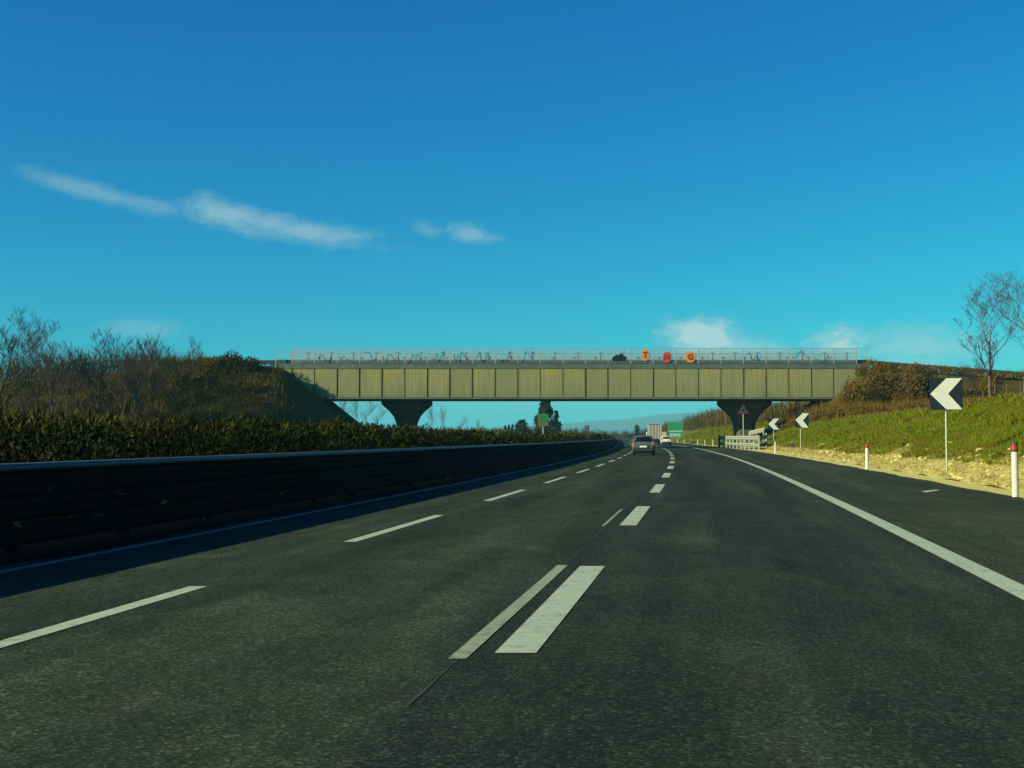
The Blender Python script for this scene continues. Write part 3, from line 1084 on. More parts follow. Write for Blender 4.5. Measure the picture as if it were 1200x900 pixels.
# right embankment: russet brush
spots = []
while len(spots) < 640:
    x = rl.uniform(33, 96) if rl.random() < 0.6 else rl.uniform(33, 48)
    y = rl.uniform(112, 147)
    z = ground_z(x, y)
    if z < (2.4 if x < 44 else 3.7) + 0.02 * (x - 40):
        continue
    spots.append((x, y, rl.uniform(0.8, 1.5), rl.uniform(0.8, 1.6)))
setp(link('russet_scrub', scrub('russet_scrub', spots, 'russet_brush', n=95, leaf=0.36, lw=0.13, twig=40, tw=0.04, rng=rl)),
     'russet brown scrub on the right embankment below the approach road', 'scrub', kind='stuff')
spots = [(x, 147.3 + rl.uniform(-1.2, 0.2), rl.uniform(0.7, 1.3), rl.uniform(0.6, 1.3)) for x in np.arange(45, 96, 0.6)]
setp(link('approach_scrub', scrub('approach_scrub', spots, 'russet_brush', n=80, leaf=0.32, lw=0.12, twig=34, tw=0.035, rng=rl)),
     'brown scrub along the foot of the right approach guard rail', 'scrub', kind='stuff')
spots = []
for _ in range(150):
    y = rl.uniform(40, 125)
    x = mid(y) + rl.uniform(17.0, 24) + 0.02 * y
    spots.append((x, y, rl.uniform(0.4, 0.9), rl.uniform(0.35, 0.8)))
setp(link('bank_top_scrub', scrub('bank_top_scrub', spots, 'russet_brush', n=60, leaf=0.24, lw=0.07, twig=30, tw=0.02, rng=rl)),
     'low russet scrub along the top of the grassy right bank', 'scrub', kind='stuff')


def shrub(px, py_top, Y, r, m, name, label, leaf=0.34, n=1200, h=None, cat='shrub', group=None, z=None):
    """one bush as a thing: foliage and a few stems"""
    x = (px - 600) / FPX * Y
    zb = ground_z(x, Y) if z is None else z
    zt = EYE + (512 - py_top) / FPX * Y
    h = zt - zb if h is None else h
    t = empty(name, (x, Y, zb), 0, label, cat, group)
    P = bush_points(0, 0, 0.1, r, h * 1.06, n, rl)
    D = unit(P - np.array([0, 0, -0.3])) + rl.normal(0, 0.5, (n, 3))
    link('foliage', np_mesh('foliage', leaves(P, leaf * rl.uniform(0.6, 1.3, n), leaf * 0.4, D, rl), 4, m), t)
    b = MB()
    for _ in range(9):
        a, q = random.uniform(0, 6.28), random.uniform(0.2, 0.7) * r
        b.tube([(0, 0, -0.2), (q * 0.4 * math.cos(a), q * 0.4 * math.sin(a), h * 0.4), (q * math.cos(a), q * math.sin(a), h * 0.85)], [0.06, 0.04, 0.015], 4)
    link('stems', b.mesh('stems', 'bark'), t)['kind'] = 'stuff'
    return t


shrub(270, 413, 145.5, 2.4, 'dark_shrub', 'shrub', 'dark evergreen shrub on the left embankment crest beside the bridge end', 0.35, 1800)
shrub(292, 417, 145, 1.7, 'dark_shrub', 'shrub', 'small dark shrub between the crest shrub and the bridge railing', 0.32, 1300)
shrub(245, 419, 145, 2.3, 'dry_brush', 'shrub', 'rounded olive brown shrub left of the dark crest shrub', 0.33, 1500)
shrub(214, 425, 142, 2.2, 'dry_brush', 'shrub', 'bushy olive shrub among the bare trees of the left embankment', 0.33, 1400)
shrub(1000, 444, 138, 2.2, 'russet_brush', 'shrub', 'russet bush hiding the right end of the overpass', 0.36, 1900)
shrub(1032, 432, 141, 2.6, 'russet_brush', 'shrub', 'broad russet bush right of the last bridge panel', 0.36, 2300)
shrub(1085, 427, 141, 2.4, 'dark_shrub', 'shrub', 'tall olive bush behind the large chevron sign', 0.33, 2000)
shrub(1068, 430, 139, 2.2, 'russet_brush', 'shrub', 'brown bush left of the large chevron sign top', 0.33, 1700)


def bare_tree_mesh(seed, H, depth=5, spread=0.5, r0=0.12, lean=(0, 0), mtr='bark', wob=0.16, first=0.28, up=0.25, kids=(2, 4), leaf=0, rmin=0.016):
    rnd = random.Random(seed)
    tr, cr = MB(), MB()
    tips = []

    def grow(p, d, L, r, lev):
        n = 4 if lev < 2 else 3
        pts, rads = [p], [r]
        q, dd = p, d
        for i in range(n):
            dd = (dd + Vector((rnd.gauss(0, wob), rnd.gauss(0, wob), rnd.gauss(0, wob) + up * 0.25))).normalized()
            q = q + dd * L / n
            pts.append(q)
            rads.append(r * (1 - (0.9 if lev == 0 else 0.62) * (i + 1) / n))
        (tr if lev == 0 else cr).tube(pts, rads, 6 if lev == 0 else 4 if lev < 3 else 3, 0, cap=False)
        if lev >= depth:
            tips.append(pts[-1])
            return
        k = rnd.randint(*kids) + (3 if lev == 0 else 1 if lev == 1 else 0)
        for i in range(k):
            t = first + (1 - first) * (i + rnd.random()) / k if lev == 0 else 0.25 + 0.75 * (i + rnd.random()) / k
            j = min(n - 1, int(t * n))
            base = pts[j].lerp(pts[j + 1], t * n - j)
            az_ = rnd.uniform(0, 2 * PI)
            side = Vector((math.cos(az_), math.sin(az_), 0))
            nd = (dd * (0.55 if lev else 0.6) + side * spread * rnd.uniform(0.8, 1.5) + Vector((0, 0, up))).normalized()
            rr = rads[j] * rnd.uniform(0.45, 0.65)
            grow(base, nd, L * rnd.uniform(0.46, 0.68) * (1.0 if lev else 1.05 - 0.35 * t), max(rr, rmin), lev + 1)

    grow(Vector((0, 0, -0.3)), Vector((lean[0], lean[1], 1)).normalized(), H * 0.85, r0, 0)
    mt, mc = tr.mesh('trunk', mtr), cr.mesh('crown', mtr)
    ml = None
    if leaf:
        P = np.array([t[:] for t in rnd.sample(tips, min(leaf, len(tips)))])
        ml = np_mesh('last_leaves', leaves(P, 0.13, 0.09), 4, 'dark_shrub')
    return mt, mc, ml


def tree(meshes, loc, rz, sc, label, group=None, name='bare_tree'):
    t = empty(name, loc, rz, label, 'tree', group)
    t.scale = (sc, sc, sc)
    link('trunk', meshes[0], t)
    link('crown', meshes[1], t)
    if meshes[2]:
        link('last_leaves', meshes[2], t)
    return t


TA = bare_tree_mesh(3, 8.5, 5, 0.60, 0.20, wob=0.10, kids=(3, 4), up=0.30)
TB = bare_tree_mesh(8, 8.5, 5, 0.55, 0.18, (0.05, 0), first=0.25, wob=0.08, kids=(3, 4), up=0.30)
TC = bare_tree_mesh(15, 8.0, 5, 0.55, 0.18, (0.30, 0.05), first=0.25, wob=0.08, kids=(3, 4), up=0.30)
TD = bare_tree_mesh(21, 8.0, 5, 0.45, 0.15, first=0.2, wob=0.08, kids=(2, 4), up=0.45)
# left embankment trees (px of trunk foot, py of top, distance)
lt = [(-6, 352, 88, TA, 0.4, 'spreading bare tree cut off by the left edge of the picture'),
      (66, 380, 126, TA, 2.0, 'wide bare tree with a full twiggy crown, second from the left edge'),
      (30, 412, 132, TD, 0.9, 'small bare tree between the left edge tree and the wide tree'),
      (118, 378, 128, TB, 1.0, 'tall slim bare tree right of the wide bare tree'),
      (138, 392, 134, TC, 5.9, 'bare tree leaning to the right beside the tall slim tree'),
      (158, 402, 138, TD, 4.0, 'low twiggy bare tree right of the leaning tree'),
      (172, 388, 131, TB, 2.2, 'slim bare sapling in the middle of the left embankment trees'),
      (187, 383, 136, TD, 1.4, 'upright bare sapling rising highest left of the olive bushy shrub'),
      (206, 398, 139, TC, 3.0, 'crooked bare sapling beside the bushy olive shrub'),
      (226, 388, 141, TD, 0.2, 'last thin bare tree before the bridge on the left embankment'),
      (92, 410, 138, TD, 2.7, 'short bare tree behind the gap between wide and slim trees')]
for px, pt, Y, T, rz, lab in lt:
    x = (px - 600) / FPX * Y
    zb = ground_z(x, Y)
    Ht = EYE + (512 - pt) / FPX * Y - zb
    hm = max(v.co.z for v in T[1].vertices)
    tree(T, (x, Y, zb), rz, Ht / hm, lab, 'bare trees on the left embankment')
# right bank trees
TR = bare_tree_mesh(39, 7.6, 5, 0.70, 0.16, (-0.06, 0), 'bark_pale', 0.07, 0.22, 0.30, (3, 4), leaf=200, rmin=0.010)
TS = bare_tree_mesh(44, 9.0, 5, 0.9, 0.15, (-0.05, 0), 'bark_pale', 0.07, 0.2, 0.30, (3, 4), leaf=160, rmin=0.010)
for px, pt, Y, T, rz, lab in ((1162, 326, 70, TR, 0.3, 'bare pale tree with a few last leaves behind the chevron sign'),
                              (1200, 276, 62, TS, 2.3, 'large bare tree reaching in over the right edge of the picture'),
                              (1148, 415, 74, TB, 1.1, 'thin bare sapling just left of the pale tree')):
    x = (px - 600) / FPX * Y
    zb = ground_z(x, Y)
    hm = max(v.co.z for v in T[1].vertices)
    tree(T, (x, Y, zb), rz, (EYE + (512 - pt) / FPX * Y - zb) / hm, lab, 'bare trees on the right bank')

# grass on the right bank
rg = np.random.default_rng(5)


def blades(n, y0, y1, o0, o1, L, Wd, zfun, rng, power=1.0):
    ys = y0 + (y1 - y0) * rng.random(n) ** power
    os_ = rng.uniform(o0, o1, n)
    xs = np.array([mid(a) for a in ys]) + os_
    zs = np.array([zfun(a, b) for a, b in zip(xs, ys)])
    cl = 0.6 + 0.5 * np.sin(xs * 2.3 + 1.3 * np.sin(ys * 1.1)) * np.sin(ys * 1.9 + xs)
    Lh = L * rng.uniform(0.5, 1.3, n) * (0.55 + 0.6 * np.clip(cl, 0.1, 1.2))
    D = np.stack([rng.normal(-0.12, 0.38, n), rng.normal(-0.05, 0.38, n), np.ones(n)], 1)
    P = np.stack([xs, ys, zs - 0.02], 1)
    return leaves(P, Lh, Wd, D, rng)


V = np.concatenate([blades(56000, 24, 62, 10.7, 18.5, 0.18, 0.024, ground_z, rg), blades(42000, 60, 145, 10.6, 19, 0.24, 0.05, ground_z, rg, 1.2),
                    blades(16000, 160, 330, 9.8, 21, 0.5, 0.14, ground_z, rg)])
tf = []
for _ in range(200):
    ty = 24 + 90 * rg.random() ** 1.4
    tx = mid(ty) + rg.uniform(10.6, 18.5)
    tz = ground_z(tx, ty)
    k = int(rg.integers(18, 46))
    P = np.stack([tx + rg.normal(0, 0.13, k), ty + rg.normal(0, 0.13, k), np.full(k, tz - 0.02)], 1)
    D = np.stack([rg.normal(0, 0.5, k), rg.normal(0, 0.5, k), np.ones(k)], 1)
    tf.append(leaves(P, rg.uniform(0.22, 0.42) * rg.uniform(0.6, 1.1, k), 0.025 + 0.0004 * ty, D, rg))
V = np.concatenate([V] + tf)
setp(link('bank_grass', np_mesh('bank_grass', V, 4, 'grass')), 'bright green grass on the right roadside bank', 'grass', kind='stuff')
V = np.concatenate([blades(3600, 24, 62, 9.5, 11.6, 0.20, 0.018, ground_z, rg), blades(3000, 40, 120, 16.5, 21, 0.5, 0.03, ground_z, rg),
                    blades(2600, 60, 135, 9.7, 11.4, 0.25, 0.035, ground_z, rg)])
setp(link('dry_grass', np_mesh('dry_grass', V, 4, 'dry_grass')), 'straw coloured dry grass among the rubble and along the bank top', 'grass', kind='stuff')


# rubble along the toe of the bank
def stone_mesh(seed, s=1.0):
    bm = bmesh.new()
    bmesh.ops.create_icosphere(bm, subdivisions=1, radius=0.5)
    r = random.Random(seed)
    for v in bm.verts:
        v.co *= r.uniform(0.72, 1.18)
        v.co.z *= 0.62
    me = bpy.data.meshes.new('stone')
    bm.to_mesh(me)
    bm.free()
    me.materials.append(MATS['stone'])
    return me


SM = [stone_mesh(i) for i in range(5)]
for i in range(150):
    Y = 24 + 62 * random.random() ** 1.5
    off = random.triangular(9.5, 12.4, 10.2)
    X = mid(Y) + off
    s = random.uniform(0.10, 0.30) * (1.25 if random.random() < 0.15 else 1)
    o = link('stone', random.choice(SM), gravel, (X, Y, ground_z(X, Y) + 0.10 * s), None, (s * random.uniform(0.8, 1.6), s, s))
    o.rotation_euler = (random.uniform(-.4, .4), random.uniform(-.4, .4), random.uniform(0, 6.28))
ico = [v.co[:] for v in SM[0].vertices]
icf = [tuple(p.vertices) for p in SM[0].polygons]
vb = MB()
for i in range(5200):
    Y = 22 + 115 * random.random() ** 1.5
    off = random.triangular(9.2, 12.0, 10.3)
    X = mid(Y) + off
    s = random.uniform(0.03, 0.12)
    zz = ground_z(X, Y)
    if off < 9.95:
        zz = max(zz, -0.016)
    a = random.uniform(0, 6.28)
    ca, sa = math.cos(a), math.sin(a)
    vb.add([(X + s * (x * ca - y_ * sa), Y + s * (x * sa + y_ * ca), zz + s * z * 0.8) for x, y_, z in ico], icf)
o = vb.build('rubble', 'stone', gravel)
o['kind'] = 'stuff'
ob = MB()

# ------------------------------------------------------------------ roadside things on the right
def chevron(px, Y, py0, py1, pbase, wpx, label, tilt=0.0, wy=0.0):
    x = (px - 600) / FPX * Y
    zb = ground_z(x, Y)
    z0 = EYE + (512 - py1) / FPX * Y
    z1 = EYE + (512 - py0) / FPX * Y
    hw = wpx / FPX * Y / 2
    t = empty('chevron_sign', (x, Y, zb), -math.atan(x / Y) * 0.5, label, 'road sign', 'chevron signs on the right bank')
    z0 -= zb
    z1 -= zb
    b = MB().bbox(-hw, hw, -0.015, 0.015, z0, z1, 0.006)
    p = link('panel', b.mesh('panel', 'sign_dark'), t)
    p.rotation_euler = (0, tilt, 0)
    W_, H_ = hw * 2 * 0.985, (z1 - z0) * 0.985
    ax, az_ = -W_ / 2, z0 + 0.0075 * H_
    pts = [(0.51, 1), (1.0, 1), (0.56, 0.5), (1.0, 0), (0.50, 0), (0.0, 0.5)]
    link('chevron', MB().add([(ax + u * W_, -0.019, az_ + v * H_) for u, v in pts], [(0, 5, 2, 1), (5, 4, 3, 2)]).mesh('chevron', 'sign_white'), p)
    link('frame_bar', MB().box(-hw * 0.9, hw * 0.9, 0.017, 0.05, z0 + 0.25, z0 + 0.30).box(-hw * 0.9, hw * 0.9, 0.017, 0.05, z1 - 0.30, z1 - 0.25).mesh('frame_bar', 'galv'), p)
    link('post', MB().tube([(0, 0.085, -0.3), (0, 0.085, z1 - 0.1)], 0.034, 8).mesh('post', 'galv'), t)
    return t


chevron(1109, 42.5, 443, 480, 550, 36.5, 'large white on dark blue chevron sign on a thin post, nearest of three')
chevron(938, 95, 484, 501, 525, 15.5, 'middle one of the three chevron signs on the grassy bank', 0.05)
chevron(906.5, 123, 490.5, 503.5, 523, 12.5, 'farthest chevron sign, beside the light guard rail')


def delineator(Y, off, h, label, bands=True, s=1.0, group='white roadside delineator posts'):
    x = mid(Y) + off
    t = empty('delineator_post', (x, Y, -0.02), head(Y), label, 'post', group)
    poly = []
    for i in range(10):
        a = 2 * PI * i / 10
        poly.append((0.075 * s * math.cos(a), 0.055 * s * math.sin(a)))

    def col(z0, z1, sl_=0.0, g=1.0):
        n = len(poly)
        vs = [(x_ * g, y_ * g, z0) for x_, y_ in poly] + [(x_ * g, y_ * g, z1 + sl_ * x_) for x_, y_ in poly]
        return MB().add(vs, [(i, (i + 1) % n, (i + 1) % n + n, i + n) for i in range(n)], 0, True).add(vs, [tuple(range(n, 2 * n)), tuple(range(n - 1, -1, -1))])
    link('body', col(-0.2, h * 0.82).mesh('body', 'post_white'), t)
    if bands:
        link('dark_band', col(h * 0.82, h).mesh('dark_band', 'black_band'), t)
        link('reflector', col(h * 0.865, h * 0.94, 0, 1.06).mesh('reflector', 'red_reflector'), t)
    else:
        link('reflector', col(h * 0.82, h * 0.97, 0, 1.0).mesh('reflector', 'red_reflector' if s > 0.9 else 'post_white'), t)
    return t


delineator(28.0, 8.53, 1.30, 'tall white delineator post with dark and red top at the right picture edge')
delineator(53.0, 8.75, 1.13, 'white delineator post with red cap left of the large chevron sign', False)
delineator(100, 8.75, 1.05, 'plain white delineator post below the small chevron signs', False, 0.89)
for Y, lab in zip((186, 204, 224, 246, 272, 304), ('nearest', 'second', 'third', 'fourth', 'fifth', 'sixth')):
    delineator(Y, 9.0, 1.0, lab + ' of the row of small pale delineator posts beyond the light guard rail', False, 1.3 if False else 0.88)

# small round marker on a thin post
t = empty('round_marker', ((929 - 600) / FPX * 93, 93, ground_z((929 - 600) / FPX * 93, 93)), 0, 'small round grey marker on a thin post left of the middle chevron', 'road marker')
link('post', MB().tube([(0, 0, -0.2), (0, 0, 0.75)], 0.02, 6).mesh('post', 'galv'), t)
dp = [(0.17 * math.cos(2 * PI * i / 16), 0.78 + 0.17 * math.sin(2 * PI * i / 16)) for i in range(16)]
link('disc', MB().prism(dp, -0.035, -0.022).mesh('disc', 'galv_top'), t)

# warning triangle beside the pier
wx = (871 - 600) / FPX * 149.62
zb = ground_z(wx, 149.62)
t = empty('warning_sign', (wx, 149.62, zb), 0, 'red bordered triangular warning sign on a post before the right pier', 'road sign')
zc = EYE + (512 - 480.5) / FPX * 149.62 - zb
tri = lambda s, zo=0: [(-0.78 * s, zc - 0.45 * s + zo), (0.78 * s, zc - 0.45 * s + zo), (0, zc + 0.90 * s + zo)]
link('panel', MB().prism(tri(1.0), -0.015, 0.015).mesh('panel', 'sign_red'), t)
f = link('white_field', MB().add([(a, -0.019, b) for a, b in tri(0.72)], [(0, 1, 2)]).mesh('white_field', 'sign_white'), t)
link('symbol', MB().add([(-0.20, -0.023, zc - 0.16), (0.20, -0.023, zc - 0.16), (0.20, -0.023, zc - 0.02), (0.02, -0.023, zc + 0.10), (-0.12, -0.023, zc + 0.10), (-0.20, -0.023, zc - 0.02)],
                        [(0, 1, 2, 3, 4, 5)]).mesh('symbol', 'sign_dark'), t)
link('post', MB().tube([(0, 0.06, -0.3), (0, 0.06, zc + 0.3)], 0.055, 8).mesh('post', 'galv'), t)


# light guard rail in front of the pier
def beam_between(p0, p1, zc, h, d, m, name, parent, n=6):
    p0, p1 = Vector(p0), Vector(p1)
    dirv = (p1 - p0).normalized()
    nrm = Vector((dirv.y, -dirv.x, 0))
    if nrm.x > 0:
        nrm = -nrm
    prof = wprofile(zc, h, d)
    vs, fs = [], []
    for i in range(n + 1):
        p = p0.lerp(p1, i / n)
        for dx, z in prof:
            q = p + nrm * dx
            vs.append((q.x, q.y, q.z + z))
    m_ = len(prof)
    for i in range(n):
        for j in range(m_ - 1):
            fs.append((i * m_ + j, i * m_ + j + 1, (i + 1) * m_ + j + 1, (i + 1) * m_ + j))
    fs.append(tuple(range(m_ - 1)))
    fs.append(tuple(n * m_ + j for j in range(m_ - 1)))
    return local(MB().add(vs, fs, 0, False).build(name, m), parent)


A0 = Vector(((844 - 600) / FPX * 160, 160, 0))
A1 = Vector(((889 - 600) / FPX * 121, 121, 0))
A2 = A1 + Vector((1.5, 3.0, 0.25))
gr_ = empty('pier_guard_rail', A1, 0, 'pale two beam guard rail shielding the right bridge pier', 'guard rail')
beam_between(A0, A1, 1.28, 0.46, 0.12, 'guard_light', 'upper_beam', gr_, 10)
beam_between(A0, A1, 0.55, 0.34, 0.12, 'guard_light', 'lower_beam', gr_, 10)
beam_between(A1 + Vector((0.06, 0.1, 0)), A2, 1.22, 0.42, 0.10, 'guard_light', 'return_beam', gr_, 3)
beam_between(A1 + Vector((0.06, 0.1, 0)), A2, 0.52, 0.30, 0.10, 'guard_light', 'return_beam', gr_, 3)
pm2 = MB().box(-0.06, 0.06, 0.03, 0.20, -0.2, 1.55).mesh('post', 'galv')
pm3 = MB().box(-0.10, 0.10, 0.02, 0.30, -0.1, 1.62).mesh('end_post', 'trim_black')
for i in range(11):
    p = A1.lerp(A0, i / 10)
    if i == 10:
        local(link('end_post', pm3, None, p, math.radians(80)), gr_)
    else:
        local(link('post', pm2, None, p + Vector((0.10, 0, 0)), math.radians(80)), gr_)
local(link('post', pm2, None, A2 + Vector((0, 0.1, 0)), 0.5), gr_)
B0 = Vector(((878 - 600) / FPX * 136, 136, 0.35))
B1 = Vector(((896 - 600) / FPX * 131, 131, 0.75))
g2 = empty('rear_guard_rail', B0, 0, 'short yellowish guard rail section behind the pale pier guard rail', 'guard rail')
beam_between(B0, B1, 1.45, 0.5, 0.12, 'guard_light', 'beam', g2, 4)
for i in range(3):
    local(link('post', pm2, None, B0.lerp(B1, 0.05 + 0.45 * i) + Vector((0, 0.12, 0.0)), 0), g2)

# stakes along the bank top and a pale scrap caught there
for i, (px, py, Y) in enumerate(((1152, 462, 68), (1166, 458, 66), (1180, 455, 64), (1196, 452, 62))):
    x = (px - 600) / FPX * Y
    zb = ground_z(x, Y)
    t = setp(MB().tube([(0, 0, -0.2), (0.01, 0, 0.3), (0.03, 0, 0.75 + 0.1 * (i % 2))], [0.035, 0.032, 0.028], 6).build('fence_stake', 'bark_pale', None, (x, Y, zb)),
             ('leftmost', 'second', 'third', 'rightmost')[i] + ' of the short pale fence stakes on the right bank top', 'stake', 'fence stakes')


def ground_hit(px, py):
    Y = 20.0
    while Y < 400:
        p = unproj(px, py, Y)
        if p.z <= ground_z(p.x, p.y):
            return p
        Y += 0.1
    return p


hp = ground_hit(1087, 477)
bm = bmesh.new()
bmesh.ops.create_icosphere(bm, subdivisions=2, radius=0.16)
for v in bm.verts:
    v.co *= random.uniform(0.65, 1.25)
    v.co.x = v.co.x * 0.7 + v.co.z * 0.45
me = bpy.data.meshes.new('plastic_scrap')
bm.to_mesh(me)
bm.free()
me.materials.append(MATS['scrap_white'])
setp(link('plastic_scrap', me, None, hp + Vector((0, -0.4, 0.16))), 'crumpled white plastic scrap in the grass left of the large chevron panel', 'litter')


# ------------------------------------------------------------------ vehicles
def car(name, label, loc, rz, paint, wscale=1.0, dark_rear=True, lamp='lamp_red'):
    t = empty(name, loc, rz, label, 'car')
    S = [  # y, half width low, z bottom, z belt, half width roof, z roof
        (-1.98, 0.70, 0.42, 0.78, 0.64, 0.82), (-1.95, 0.80, 0.30, 0.86, 0.70, 0.92), (-1.84, 0.85, 0.24, 0.94, 0.72, 1.00),
        (-1.52, 0.87, 0.22, 0.96, 0.60, 1.40), (-1.25, 0.88, 0.22, 0.96, 0.61, 1.46), (-0.5, 0.89, 0.22, 0.95, 0.63, 1.50),
        (0.15, 0.89, 0.22, 0.94, 0.62, 1.46), (0.50, 0.88, 0.22, 0.93, 0.61, 1.36), (1.10, 0.87, 0.22, 0.92, 0.70, 0.98),
        (1.65, 0.83, 0.24, 0.82, 0.66, 0.86), (1.90, 0.74, 0.30, 0.68, 0.58, 0.72), (1.97, 0.62, 0.40, 0.58, 0.5, 0.6)]
    rings = []
    for y, wl, zb, zt, wr, zr in S:
        half = [(wl * 0.86, zb), (wl, zb + 0.12), (wl, zt - 0.14), (wl * 0.975, zt), (wr + 0.02, max(zr - 0.06, zt + 0.012)), (wr * 0.86, zr + 0.0), (0.0, zr + 0.015)]
        ring = [(a, y, z) for a, z in half] + [(-a, y, z) for a, z in reversed(half[:-1])]
        rings.append(ring)
    n = len(rings[0])
    vs = [p for r in rings for p in r]
    fs = []
    for i in range(len(S) - 1):
        for j in range(n):
            j2 = (j + 1) % n
            fs.append((i * n + j, i * n + j2, (i + 1) * n + j2, (i + 1) * n + j))
    b = MB().add(vs, fs, 0, True)
    b.add(rings[0], [tuple(range(n - 1, -1, -1))])
    b.add(rings[-1], [tuple(range(n))])
    body = link('body', b.mesh('body', paint), t)

    def pane(quad, name_, m='glass_dark', out=0.008):
        q = [Vector(p) for p in quad]
        nr = (q[1] - q[0]).cross(q[3] - q[0]).normalized()
        cc = sum(q, Vector()) / 4
        if nr.dot(cc - Vector((0, 0, 0.8))) < 0:
            nr = -nr
        q = [cc + (p - cc) * 0.92 + nr * out for p in q]
        return link(name_, MB().add(q + [p - nr * 0.02 for p in q], [(0, 1, 2, 3), (7, 6, 5, 4), (0, 4, 5, 1), (1, 5, 6, 2), (2, 6, 7, 3), (3, 7, 4, 0)]).mesh(name_, m), body)
    R = rings

    def screen(i, j, name_, t0, t1):
        vs_, fs_ = [], []
        for k_ in (4, 5, 6, 7, 8):
            a_, b_ = Vector(R[i][k_]), Vector(R[j][k_])
            for tt in (t0, t1):
                p_ = a_.lerp(b_, tt)
                p_.x *= 0.93
                nrm_ = Vector((0, -1 if i < 5 else 1, 0.85)).normalized()
                vs_.append(p_ + nrm_ * 0.014)
        for k_ in range(4):
            fs_.append((2 * k_, 2 * k_ + 1, 2 * k_ + 3, 2 * k_ + 2))
        link(name_, MB().add(vs_, fs_, 0, True).mesh(name_, 'glass_dark'), body)
    screen(2, 3, 'rear_window', 0.06, 0.93)
    screen(7, 8, 'windscreen', 0.06, 0.94)
    for s in (3, 9):
        o_ = 4 if s == 3 else 8
        pane([R[3][s], R[5][s], R[5][o_], R[4][o_]], 'side_window', out=0.012)
        pane([R[5][s], R[7][s], R[7][o_], R[5][o_]], 'side_window', out=0.012)
    for sx in (-1, 1):
        link('tail_lamp', MB().bbox(sx * 0.74 - 0.10, sx * 0.74 + 0.10, -1.975, -1.84, 0.74, 1.02, 0.03).mesh('tail_lamp', lamp), body)
        link('headlamp', MB().bbox(sx * 0.62 - 0.12, sx * 0.62 + 0.12, 1.80, 1.90, 0.60, 0.74, 0.03).mesh('headlamp', 'sign_white'), body)
        link('mirror', MB().bbox(sx * 0.99 - 0.09, sx * 0.99 + 0.09, 0.62, 0.74, 0.95, 1.10, 0.03).mesh('mirror', paint), body)
    link('rear_bumper', MB().bbox(-0.80, 0.80, -2.04, -1.90, 0.30, 0.56, 0.04).mesh('rear_bumper', 'trim_black' if dark_rear else paint), body)
    link('number_plate', MB().box(-0.26, 0.26, -2.055, -2.043, 0.60, 0.72).mesh('number_plate', 'plate'), body)
    link('plate_recess', MB().box(-0.36, 0.36, -2.042, -1.97, 0.565, 0.76).mesh('plate_recess', paint), body)
    link('underbody', MB().box(-0.72, 0.72, -1.7, 1.7, 0.17, 0.26).mesh('underbody', 'trim_black'), body)
    for sx in (-1, 1):
        for yy in (-1.22, 1.22):
            wh = link('wheel', MB().tube([(sx * 0.64, yy, 0.31), (sx * 0.66, yy, 0.31), (sx * 0.83, yy, 0.31), (sx * 0.86, yy, 0.31)], [0.27, 0.31, 0.31, 0.27], 18).mesh('tyre', 'tyre'), t)
            link('rim', MB().tube([(sx * 0.855, yy, 0.31), (sx * 0.875, yy, 0.31)], [0.20, 0.17], 14).mesh('rim', 'rim'), wh)
    t.scale = (wscale, wscale, wscale)
    return t


car('hatchback_car', 'dark grey hatchback car in the middle lane, nearest of the traffic', (154 / FPX * 93, 93, 0.006), head(93), 'car_grey', 1.0)
car('distant_car', 'dark car partly hidden ahead of the grey hatchback', (mid(225) - 2.45, 225, 0.006), head(225), 'car_dark')
car('white_car', 'white car in the right lane beside the green sign', (mid(205) + 2.35, 205, 0.006), head(205), 'car_white', 1.02, True)


